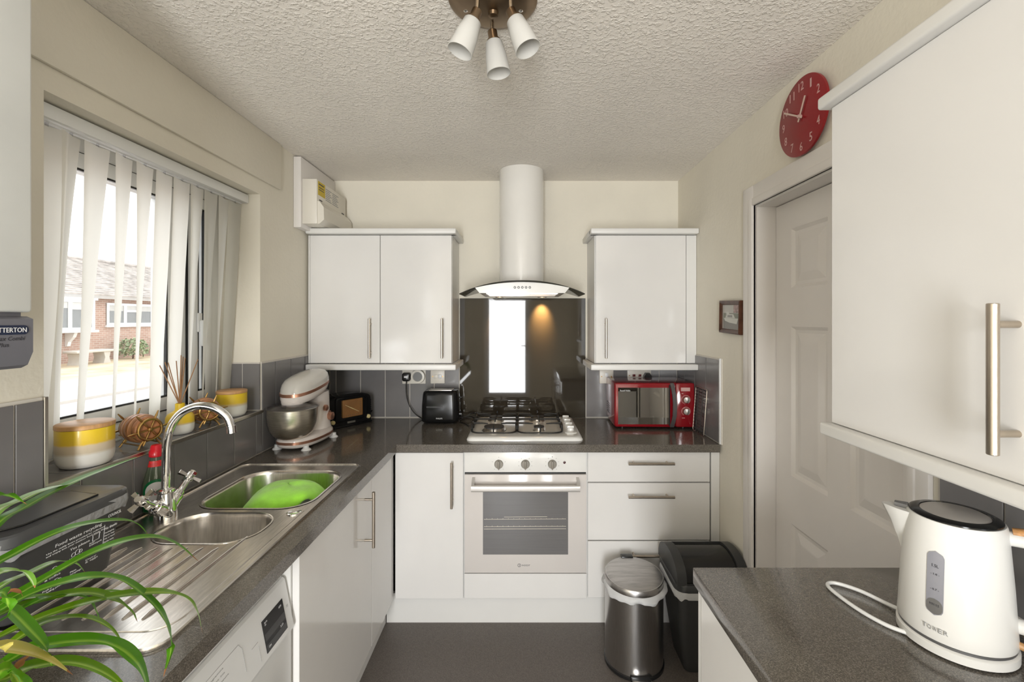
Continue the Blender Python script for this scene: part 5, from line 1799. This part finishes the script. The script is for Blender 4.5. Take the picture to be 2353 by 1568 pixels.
BAGG = translucent('grey_clear_bag', (0.42, 0.42, 0.42), 0.35, 0.25, bump=0.004, bscale=60)
lab(q.build('liner', BAGG, cy_, 60, w=False), 'translucent bag edge under lid')
q = MB()
q.loft([[(x, y, z) for x, y in rr(0, 0, wd, ln, rad, 8)] for z, wd, ln, rad in ((H - 0.026, 0.196, 0.288, 0.034), (H - 0.022, 0.202, 0.294, 0.036), (H - 0.004, 0.198, 0.290, 0.036), (H, 0.190, 0.282, 0.034), (H - 0.002, 0.178, 0.270, 0.030), (H - 0.004, 0.12, 0.2, 0.03))])
ld = q.build('lid', LIDGREY, cy_, 40, w=False)
q = MB()
fl = [(-0.06, 0.085), (-0.02, 0.105), (0.062, 0.085), (0.062, -0.075), (0.045, -0.10), (-0.06, -0.10)]
q.loft([[(x, y, z) for x, y in fl] for z in (H - 0.006, H - 0.0005)])
q.build('flap', LIDGREY, ld)
q = MB()
q.tube([(x, y, H - 0.0020) for x, y in fl], 0.0022, 6, closed=True)
q.build('flap_groove', BLACK, ld)


def caddy_M():
    return Matrix.Rotation(math.atan2(0.015, 0.145), 4, 'Y') @ Euler(ROT['+x']).to_matrix().to_4x4()


def cpos(y, z):
    return V(0.0765 + (z - 0.006) / 0.144 * 0.0150, y, z)


MC = caddy_M()
for s_, y, z, wd, hg in (('Food waste recycling', 0.015, 0.121, 0.105, 0.009), ('Use the caddy liners provided for collection', 0.010, 0.112, 0.13, 0.0042), ('and empty into your outdoor food waste bin', 0.010, 0.1065, 0.13, 0.0042), ('Yes please', 0.018, 0.096, 0.045, 0.007),
                         ('Meat, fish\n& bones', 0.012, 0.072, 0.032, 0.010), ('Bread\n& baked goods', 0.056, 0.085, 0.030, 0.009), ('Tea bags\n& coffee', -0.036, 0.060, 0.034, 0.010), ('Fruit & vegetables\nincluding peelings', -0.030, 0.032, 0.050, 0.010), ('Dairy\n& eggs', 0.050, 0.050, 0.030, 0.010), ('Plate\nscrapings', 0.014, 0.042, 0.026, 0.010),
                         ('No thanks', 0.093, 0.105, 0.032, 0.006), ('Packaging', 0.090, 0.094, 0.024, 0.004), ('Plastic bags', 0.091, 0.087, 0.026, 0.004), ('Oils or liquid', 0.091, 0.080, 0.028, 0.004), ('Garden waste', 0.090, 0.073, 0.026, 0.004), ('COUNCIL', 0.100, 0.132, 0.035, 0.007)):
    text(s_, cpos(y, z), '+x', wd, hg, TXTW, cy_, w=False, M=MC, depth=0.0003)
q = MB()
q.box(0.076, 0.078, 0.0755, 0.0763, 0, 0.001)
q = MB().tube([cpos(0.076, 0.115), cpos(0.076, 0.058)], 0.0004, 5)
q.build('divider_line', TXTW, cy_, w=False)
for (y, z, kind) in ((0.056, 0.096, 0), (0.012, 0.083, 1), (-0.036, 0.071, 1), (-0.030, 0.043, 1)):
    q = MB()
    if kind == 0:
        q.tube([cpos(y + a, z + b_) for a, b_ in ((-0.008, -0.006), (0.008, -0.006), (0.008, 0.005), (0.0095, 0.008), (-0.0095, 0.008), (-0.008, 0.005))], 0.0005, 5, closed=True)
    else:
        for (dy, dz_, r_) in ((-0.007, -0.001, 0.0045), (0.002, 0.001, 0.0055), (0.009, 0.0, 0.0035)):
            q.tube([cpos(y + dy + r_ * math.cos(k * PI / 6), z + dz_ + r_ * math.sin(k * PI / 6)) for k in range(12)], 0.0004, 5, closed=True)
    q.build('pictogram', TXTW, cy_, w=False)

# ------------------------------------------------------------------ kettle
KX, KY = 0.788, 0.822
kt = thing('kettle', 'cream electric kettle with wooden handle on its base', 'kettle', (KX, KY, RZ))
MB().lathe([(0.076, 0.001), (0.082, 0.003), (0.082, 0.016), (0.078, 0.019)], (KX, KY, RZ), 56).build('power_base', KETW, kt, 40)
MB().lathe([(0.0775, 0.0185), (0.0785, 0.0195), (0.0785, 0.0225), (0.0775, 0.0235)], (KX, KY, RZ), 56).build('base_gap', ALUS, kt)
kp = [(0.070, 0.023), (0.0795, 0.025), (0.0805, 0.030), (0.0795, 0.045), (0.0755, 0.12), (0.0705, 0.19), (0.0675, 0.222), (0.0655, 0.226), (0.062, 0.2265)]
MB().lathe(kp, (KX, KY, RZ), 64).build('kettle_body', KETW, kt, 50)
MB().lathe([(0.0635, 0.2262), (0.0632, 0.2285), (0.058, 0.2310), (0.049, 0.2315), (0.0475, 0.229)], (KX, KY, RZ), 56).build('lid_ring', BLACKG, kt, 50)
MB().lathe([(0.0478, 0.2285), (0.0478, 0.2305), (0.044, 0.2325), (0.001, 0.2335)], (KX, KY, RZ), 56).build('lid', KETL, kt, 50)
left = V(-0.735, 0.678, 0).normalized()     # spout side
near = V(-0.690, -0.724, 0).normalized()    # towards the camera
C0 = V(KX, KY, RZ)


def kp_(u, v, z):
    return C0 + left * u + near * v + V(0, 0, z)


q = MB()
sec = []
for z, u0, u1, hw in ((0.140, 0.060, 0.0735, 0.004), (0.165, 0.056, 0.080, 0.013), (0.195, 0.052, 0.092, 0.020), (0.222, 0.048, 0.104, 0.024)):
    sec.append([kp_(u0, -hw * 1.4, z), kp_(u0 + (u1 - u0) * 0.55, -hw * 0.9, z), kp_(u1 - 0.004, -hw * 0.3, z), kp_(u1, 0, z), kp_(u1 - 0.004, hw * 0.3, z), kp_(u0 + (u1 - u0) * 0.55, hw * 0.9, z), kp_(u0, hw * 1.4, z)])
q.loft(sec)
q.build('spout', KETW, kt, 60)
q = MB().loft([[kp_(u, v, z) for u, v in ((0.064, -0.01), (0.084, -0.006), (0.084, 0.006), (0.064, 0.01))] for z in (0.223, 0.229)])
q.build('spout_filter', ALUS, kt)
# handle on the far side of the spout
hp = [(-0.058, 0.205), (-0.090, 0.207), (-0.125, 0.202), (-0.140, 0.185), (-0.143, 0.15), (-0.141, 0.10), (-0.130, 0.072), (-0.105, 0.062), (-0.074, 0.060)]
hp3 = catmull([kp_(u, 0, z) for u, z in hp], 5)
MB().tube(hp3, 0.0125, 14).build('handle', KETW, kt, 60)
hp = [(-0.072, 0.2165), (-0.095, 0.2185), (-0.130, 0.212), (-0.150, 0.192), (-0.1545, 0.15), (-0.152, 0.098), (-0.138, 0.062), (-0.108, 0.0500), (-0.085, 0.0485)]
MB().tube(catmull([kp_(u, 0, z) for u, z in hp], 5), 0.0085, 12).build('handle_inlay', WOODK, kt, 60)
MB().tube([kp_(-0.076, 0.012, 0.034), kp_(-0.094, 0.012, 0.030)], 0.006, 10).build('switch', WOODL, kt)


def krad(z):
    for (r0, a0), (r1, a1) in zip(kp, kp[1:]):
        if a0 <= z <= a1:
            return r0 + (r1 - r0) * (z - a0) / (a1 - a0)
    return 0.07


def on_kettle(a, z, off=0.0006):
    r_ = krad(z) + off
    return C0 + (near * math.cos(a) + left * math.sin(a)) * r_ + V(0, 0, z)


def patch(hw, z0, z1_, off, name, mat, a_c):
    q_ = MB()
    rows_ = []
    n2 = 24
    for i in range(n2 + 1):
        z = z0 + (z1_ - z0) * i / n2
        e = min(z - z0, z1_ - z, hw)
        wd = math.sqrt(max(0.0, hw * hw - (hw - e) ** 2)) + 0.0004
        rows_.append([on_kettle(a_c + (wd * (k / 3 - 1)) / krad(z), z, off) for k in range(7)])
    q_.loft(rows_, cap0=False, cap1=False, closed=False)
    return q_.build(name, mat, kt, 60)


AC = R(19)
patch(0.0115, 0.068, 0.177, 0.0008, 'water_gauge', WINDOWG, AC)
patch(0.0105, 0.070, 0.096, 0.0013, 'water_level', pm('gauge_water', (0.15, 0.145, 0.14), 0.2), AC)


def k_text(s, z, wd, hg, mat, a_c=AC):
    p = on_kettle(a_c, z, 0.0012)
    nrm = (near * math.cos(a_c) + left * math.sin(a_c)).normalized()
    xax = V(0, 0, 1).cross(nrm).normalized()
    M_ = Matrix((xax, V(0, 0, 1), nrm)).transposed().to_4x4()
    return text(s, p, '-y', wd, hg, mat, kt, M=M_, depth=0.0003)


k_text('1.5L', 0.152, 0.009, 0.005, TXTD)
k_text('- 1.0 -', 0.138, 0.012, 0.0032, TXTD)
k_text('- 0.7 -', 0.112, 0.012, 0.0032, TXTD)
k_text('MIN 0.5', 0.086, 0.013, 0.004, TXTD)
# the brand, letter by letter round the body
for i, ch in enumerate('TOWER'):
    k_text(ch, 0.045, 0.0058, 0.0075, TXTS, AC - (i - 2) * 0.0072 / krad(0.045) + R(-1))
q = MB()
pts = [(KX - 0.03, KY + 0.06, RZ + 0.008), (0.745, 0.915, RZ + 0.0045), (0.722, 0.962, RZ + 0.0042), (0.690, 0.990, RZ + 0.0042), (0.668, 0.985, RZ + 0.0042), (0.664, 0.955, RZ + 0.0042), (0.672, 0.90, RZ + 0.0042), (0.690, 0.855, RZ + 0.0042), (0.715, 0.825, RZ + 0.006)]
MB().tube(catmull(pts, 6), 0.0038, 10).build('cord', CABLEW, kt)

# ------------------------------------------------------------------ spider plant
sp = thing('spider_plant', 'spider plant with arching green leaves in pot on worktop', 'plant', (-0.80, 0.585, WZ))
PX, PY = -0.80, 0.585
MB().lathe([(0.045, 0.0), (0.05, 0.003), (0.066, 0.115), (0.069, 0.12), (0.069, 0.13), (0.063, 0.13), (0.061, 0.115)], (PX, PY, WZ), 36).build('pot', TERRA, sp)
MB().lathe([(0.061, 0.112), (0.03, 0.118), (0.001, 0.12)], (PX, PY, WZ), 24).build('soil', SOIL, sp)
CR = V(PX, PY, WZ + 0.135)


def blade(pts, wmax, mat, tip=True, k=7):
    P = catmull(pts, k)
    n2 = len(P)
    q_ = MB()
    uvl = q_.bm.loops.layers.uv.new('UVMap')
    rows_ = []
    for i, p in enumerate(P):
        t_ = i / (n2 - 1)
        d = (P[min(i + 1, n2 - 1)] - P[max(i - 1, 0)]).normalized()
        side = d.cross(V(0, 0, 1))
        if side.length < 0.15:
            side = V(-0.6, 0.8, 0)
        side.normalize()
        if rows_ and side.dot(rows_[-1][1]) < 0:
            side = -side
        up = side.cross(d).normalized()
        if up.z < 0:
            up = -up
        wd = 1.3 * wmax * min(1.0, 0.45 + 1.6 * t_) * (1 - max(0, (t_ - 0.55) / 0.45) ** 1.6 * 0.97)
        rows_.append(([p + side * (wd * s2) + up * (0.22 * wd * abs(s2) ** 1.0) for s2 in (-1, -0.5, 0, 0.5, 1)], side, t_))
    vs_ = [[q_.bm.verts.new(c) for c in r_[0]] for r_ in rows_]
    for i in range(n2 - 1):
        for j in range(4):
            f_ = q_.bm.faces.new((vs_[i][j], vs_[i][j + 1], vs_[i + 1][j + 1], vs_[i + 1][j]))
            for lp, (a, c) in zip(f_.loops, ((i, j), (i, j + 1), (i + 1, j + 1), (i + 1, j))):
                lp[uvl].uv = (c / 4, a / (n2 - 1))
            if tip and i >= n2 - 3:
                f_.material_index = 1
    o_ = q_.build('leaf', mat, sp, 80)
    o_.data.materials.append(TIPM)
    return o_


def at(px_, py2, Y):
    return V((px_ - CX) * Y / F, Y, CAM_H - (py2 - CY) * Y / F)


G0, G1, G2, G3 = LEAFM
blade([CR, at(-30, 1235, 0.68), at(60, 1165, 0.75), at(170, 1108, 0.84), at(260, 1072, 0.92), at(335, 1044, 0.98)], 0.0085, G0)
blade([CR, at(-40, 1215, 0.66), at(50, 1150, 0.74), at(120, 1122, 0.80), at(188, 1110, 0.86)], 0.008, G3)
blade([CR, at(-60, 1175, 0.62), at(0, 1140, 0.66), at(30, 1143, 0.69), at(62, 1160, 0.71)], 0.006, G0)
blade([CR, at(-60, 1340, 0.64), at(40, 1270, 0.69), at(150, 1218, 0.74), at(250, 1198, 0.79), at(310, 1202, 0.82), at(345, 1235, 0.84)], 0.0095, G0)
blade([CR, at(-40, 1420, 0.62), at(80, 1345, 0.67), at(220, 1268, 0.72), at(330, 1236, 0.77), at(400, 1248, 0.80), at(458, 1292, 0.82)], 0.010, G0)
blade([CR, at(-60, 1360, 0.58), at(0, 1318, 0.60), at(48, 1314, 0.62), at(70, 1332, 0.63), at(80, 1352, 0.635)], 0.0095, G3)
blade([CR, at(-20, 1365, 0.64), at(70, 1318, 0.70), at(130, 1292, 0.74), at(175, 1297, 0.77), at(198, 1320, 0.78)], 0.0065, G3)
blade([CR, at(-40, 1430, 0.60), at(80, 1362, 0.64), at(200, 1328, 0.67), at(280, 1335, 0.70), at(345, 1382, 0.72), at(380, 1430, 0.73), at(393, 1490, 0.735), at(376, 1556, 0.74)], 0.0105, G0)
blade([CR, at(-20, 1425, 0.61), at(80, 1385, 0.645), at(190, 1363, 0.68), at(260, 1378, 0.70), at(300, 1405, 0.715), at(316, 1430, 0.72)], 0.0095, G1)
blade([CR, at(-30, 1478, 0.60), at(100, 1418, 0.64), at(240, 1376, 0.69), at(360, 1362, 0.73), at(425, 1374, 0.76), at(452, 1405, 0.77), at(465, 1455, 0.775)], 0.0092, G1)
blade([CR, at(0, 1490, 0.60), at(100, 1432, 0.64), at(190, 1420, 0.68), at(250, 1442, 0.70), at(286, 1485, 0.71)], 0.008, G1)
blade([CR, at(-40, 1545, 0.57), at(80, 1490, 0.60), at(200, 1474, 0.63), at(265, 1486, 0.65), at(315, 1525, 0.66), at(337, 1580, 0.665), at(338, 1620, 0.665)], 0.0125, G0, tip=False)
blade([CR, at(-60, 1500, 0.53), at(0, 1492, 0.545), at(60, 1500, 0.56), at(115, 1520, 0.575), at(168, 1552, 0.59)], 0.0125, G2)
blade([CR, at(-20, 1568, 0.56), at(70, 1535, 0.59), at(160, 1524, 0.62), at(235, 1545, 0.64), at(300, 1590, 0.65)], 0.012, G1, tip=False)
blade([CR, at(-20, 1370, 0.565), at(25, 1405, 0.57), at(70, 1450, 0.575), at(105, 1490, 0.58), at(118, 1530, 0.585)], 0.0085, G0, tip=False)
blade([CR, at(60, 1395, 0.63), at(140, 1370, 0.67), at(195, 1375, 0.70), at(220, 1405, 0.71), at(233, 1442, 0.715)], 0.008, G0)
blade([CR, at(-40, 1398, 0.60), at(30, 1382, 0.63), at(100, 1372, 0.66), at(180, 1368, 0.69), at(270, 1360, 0.72), at(310, 1366, 0.74)], 0.007, G3)
blade([CR, at(-60, 1545, 0.54), at(-10, 1530, 0.55), at(30, 1550, 0.56), at(60, 1600, 0.56)], 0.009, G1, tip=False)
blade([CR, at(-50, 1580, 0.52), at(10, 1540, 0.53), at(50, 1570, 0.54), at(80, 1620, 0.54)], 0.010, G0, tip=False)
blade([CR, at(-120, 1420, 0.55), at(-20, 1385, 0.57), at(20, 1360, 0.585), at(45, 1362, 0.59), at(52, 1372, 0.592)], 0.004, TIPM, tip=False)
blade([CR, at(10, 1545, 0.56), at(50, 1520, 0.575), at(78, 1500, 0.585)], 0.0035, TIPM, tip=False)

# ------------------------------------------------------------------ outdoors
GZ = -0.02
struct(MB().box(-40, XL - WT - 0.01, -20, 45, GZ - 0.2, GZ - 0.02).build('ground_road', ROAD, None, 0), 'pinkish grey road')
struct(MB().box(-17.5, -11.3, -20, 45, GZ - 0.1, GZ + 0.02).build('ground_lawn', LAWN, None, 0), 'dry yellow lawn')
kb = MB().box(-8.6, -8.45, -20, 45, GZ - 0.1, GZ + 0.03).build('ground_kerb', STONE, None, 0)
struct(kb, 'stone kerb')
pv = MB().box(-11.3, -8.6, -20, 45, GZ - 0.1, GZ + 0.008).build('ground_pavement', STONE, None, 0)
struct(pv, 'pale paved footpath')
slab_me = MB().box(-0.66, 0.66, -0.585, 0.585, 0.0, 0.02, 0.01, 1).mesh('paving_slab', SLAB, 0)
for i in range(2):
    for j in range(13):
        o = bpy.data.objects.new('paving_slab', slab_me)
        COL.objects.link(o)
        o.parent = pv
        o.location = (-10.63 + i * 1.34, 6.0 + j * 1.19, GZ + 0.005 + 0.004 * ((i * 7 + j * 3) % 3))
hs = thing('bungalow', 'brick bungalow with tiled roof across the road', 'house', (-18, 19, 0))
DX = -15.8
MB().box(DX - 6.8, DX, 4.0, 34.0, GZ - 0.05, 2.55).build('wall', BRICK, hs, 0)
q = MB()
nc = 20
ex, ez, rxx, rz_ = DX + 0.35, 2.42, DX - 3.45, 4.15
for k in range(nc):
    u0, u1 = k / nc, (k + 1) / nc
    xa, za = ex + (rxx - ex) * u0, ez + (rz_ - ez) * u0
    xb2, zb2 = ex + (rxx - ex) * u1, ez + (rz_ - ez) * u1
    q.loft([[(xa, y, za), (xa, y, za + 0.05), (xb2 - 0.03, y, zb2 + 0.02), (xb2 - 0.03, y, zb2 - 0.05)] for y in (3.7, 34.3)])
q.loft([[(rxx + 0.05, y, rz_), (rxx + 0.05, y, rz_ + 0.06), (rxx - 3.9, y, ez), (rxx - 3.9, y, ez - 0.06)] for y in (3.7, 34.3)])
q.build('roof', ROOF, hs, 0)
MB().tube([(rxx, 3.7, rz_ + 0.05), (rxx, 34.3, rz_ + 0.05)], 0.09, 8).build('ridge', ROOF, hs)
MB().box(DX + 0.30, DX + 0.34, 3.7, 34.3, 2.30, 2.46).build('fascia_board', pm('grey_gutter', (0.42, 0.40, 0.38), 0.6), hs, 0)


def far_window(y0, y1, z0, z1_, lights, proud=0.03):
    x = DX + proud
    q_ = MB()
    fw = 0.09
    q_.box(x - 0.06, x + 0.02, y0, y0 + fw, z0, z1_)
    q_.box(x - 0.06, x + 0.02, y1 - fw, y1, z0, z1_)
    q_.box(x - 0.06, x + 0.02, y0 + fw, y1 - fw, z0, z0 + fw)
    q_.box(x - 0.06, x + 0.02, y0 + fw, y1 - fw, z1_ - fw, z1_)
    q_.box(x - 0.02, x + 0.06, y0 - 0.06, y1 + 0.06, z0 - 0.07, z0 - 0.001)
    for m_ in lights:
        q_.box(x - 0.06, x + 0.02, m_ - 0.06, m_ + 0.06, z0 + fw, z1_ - fw)
    if len(lights) > 1:
        q_.box(x - 0.06, x + 0.02, lights[0] + 0.06, lights[1] - 0.06, z1_ - 0.34, z1_ - 0.26)
    wo = q_.build('window', UPVC, hs, 0)
    e = [y0] + list(lights) + [y1]
    for a, c in zip(e, e[1:]):
        MB().box(x - 0.028, x - 0.012, a, c, z0 + 0.02, z1_ - 0.02).build('pane', DPANE, wo, 0)
        MB().box(x - 0.0115, x - 0.009, a + 0.07, c - 0.07, z1_ - 0.30, z1_ - 0.09).build('net_curtain', CURT, wo, 0)
    return wo


far_window(17.25, 19.4, 1.31, 2.17, (18.05, 18.65))
far_window(20.5, 22.6, 1.31, 2.17, (21.2, 21.9))
far_window(24.6, 26.6, 1.31, 2.17, (25.3, 25.9))
bay = far_window(14.9, 16.35, 1.16, 2.22, (15.45, 15.95), 0.42)
q = MB()
q.box(DX, DX + 0.42, 14.9, 15.0, 1.16, 2.22)
q.box(DX, DX + 0.42, 16.25, 16.35, 1.16, 2.22)
q.box(DX, DX + 0.50, 14.85, 16.40, 2.22, 2.30)
q.box(DX, DX + 0.50, 14.82, 16.43, 1.08, 1.16)
q.build('bay_surround', UPVC, hs, 0)
for y in (15.1, 15.75):
    MB().prism([(DX, 1.08), (DX + 0.34, 1.08), (DX + 0.28, 0.92), (DX + 0.12, 0.75), (DX + 0.08, 0.60), (DX, 0.58)], y - 0.06, y + 0.06, 'y').build('bay_bracket', UPVC, hs, 0)
for y, z, s_ in ((20.05, 0.72, 0.07), (20.2, 0.52, 0.10)):
    MB().box(DX, DX + 0.06, y - s_, y + s_, z - s_, z + s_ * 1.1).build('utility_box', UPVC, hs, 0)
t = thing('garden_bench', 'pale stone garden bench against the bungalow wall', 'bench', (-14.9, 15.6, GZ))
MB().box(-15.1, -14.6, 14.9, 16.3, 0.40, 0.48, 0.02).build('seat', STONE, t)
for y in (15.15, 16.05):
    MB().loft([[(x, yy, z) for x, yy in ((-15.05, y - w_), (-14.65, y - w_), (-14.65, y + w_), (-15.05, y + w_))] for z, w_ in ((0.0, 0.14), (0.2, 0.08), (0.4, 0.13))]).build('leg', STONE, t)


def shrub(label, c, r, h, mat, n2=420):
    t_ = thing('garden_shrub', label, 'shrub', (c[0], c[1], GZ + 0.02))
    MB().tube([(c[0], c[1], GZ), (c[0] + 0.03, c[1], h * 0.5)], [0.03, 0.015], 6).build('stem', WOODD, t_)
    q_ = MB()
    g_ = random.Random(int(abs(c[1]) * 100))
    for _ in range(n2):
        a, e_, k_ = g_.uniform(0, 2 * PI), g_.uniform(-0.9, 1.0), g_.uniform(0.55, 1.0)
        ce = math.sqrt(max(0, 1 - e_ * e_))
        p = V(c[0] + r * k_ * ce * math.cos(a), c[1] + r * k_ * ce * math.sin(a), GZ + h * (0.52 + 0.46 * k_ * e_))
        u = V(g_.uniform(-1, 1), g_.uniform(-1, 1), g_.uniform(-1, 1)).normalized() * 0.07
        w_ = V(g_.uniform(-1, 1), g_.uniform(-1, 1), g_.uniform(-1, 1)).normalized() * 0.05
        q_.bm.faces.new([q_.bm.verts.new(p + d_) for d_ in (-u, w_, u, -w_)])
    q_.build('foliage', mat, t_, 0)['kind'] = 'stuff'
    return t_


shrub('rounded green shrub below the middle bungalow window', (-15.2, 17.75, 0), 0.55, 0.85, SHRUB)
shrub('tall dry reddish shrub beside the bay window', (-15.1, 14.1, 0), 0.45, 1.2, DRYB)
shrub('small low green shrub beside the bungalow utility boxes', (-15.4, 19.5, 0), 0.30, 0.75, SHRUB, 200)
# garden behind the back door (shows only as a reflection)
struct(MB().box(-6, 6, -12, YR - T - 0.01, GZ - 0.2, GZ - 0.02).build('ground_patio', SLAB, None, 0), 'pale patio behind the back door')
q = MB()
g_ = random.Random(3)
q.box(-3.2, 3.2, -7.6, -6.7, GZ - 0.02, 2.0, 0.15, 3)
for _ in range(1500):
    p = V(g_.uniform(-3.2, 3.2), -6.68 + g_.uniform(-0.06, 0.06), g_.uniform(0, 2.1))
    u = V(g_.uniform(-1, 1), g_.uniform(-1, 1), g_.uniform(-1, 1)).normalized() * 0.07
    w_ = V(g_.uniform(-1, 1), g_.uniform(-1, 1), g_.uniform(-1, 1)).normalized() * 0.05
    q.bm.faces.new([q.bm.verts.new(p + d_) for d_ in (-u, w_, u, -w_)])
tag(q.build('hedge', HEDGE, None, 0), 'leafy green hedge reflected in the splashback glass', 'hedge')

# repeats of a kind carry a common group
GROUPS = {'barrel_ornament': 'barrel ornaments on the window sill', 'storage_canister': 'stoneware canisters on the window sill',
          'wall_cabinet': 'white wall cabinets', 'base_cabinet': 'white base cabinets', 'fused_switch': 'switch plates on the tiles',
          'double_socket': 'double sockets on the tiles', 'plug': 'plugs in the wall sockets', 'garden_shrub': 'shrubs by the bungalow', 'worktop': 'dark speckled worktops'}
for o in COL.objects:
    if o.parent is None and o.get('category'):
        g = GROUPS.get(o.name.split('.')[0])
        if g:
            o['group'] = g
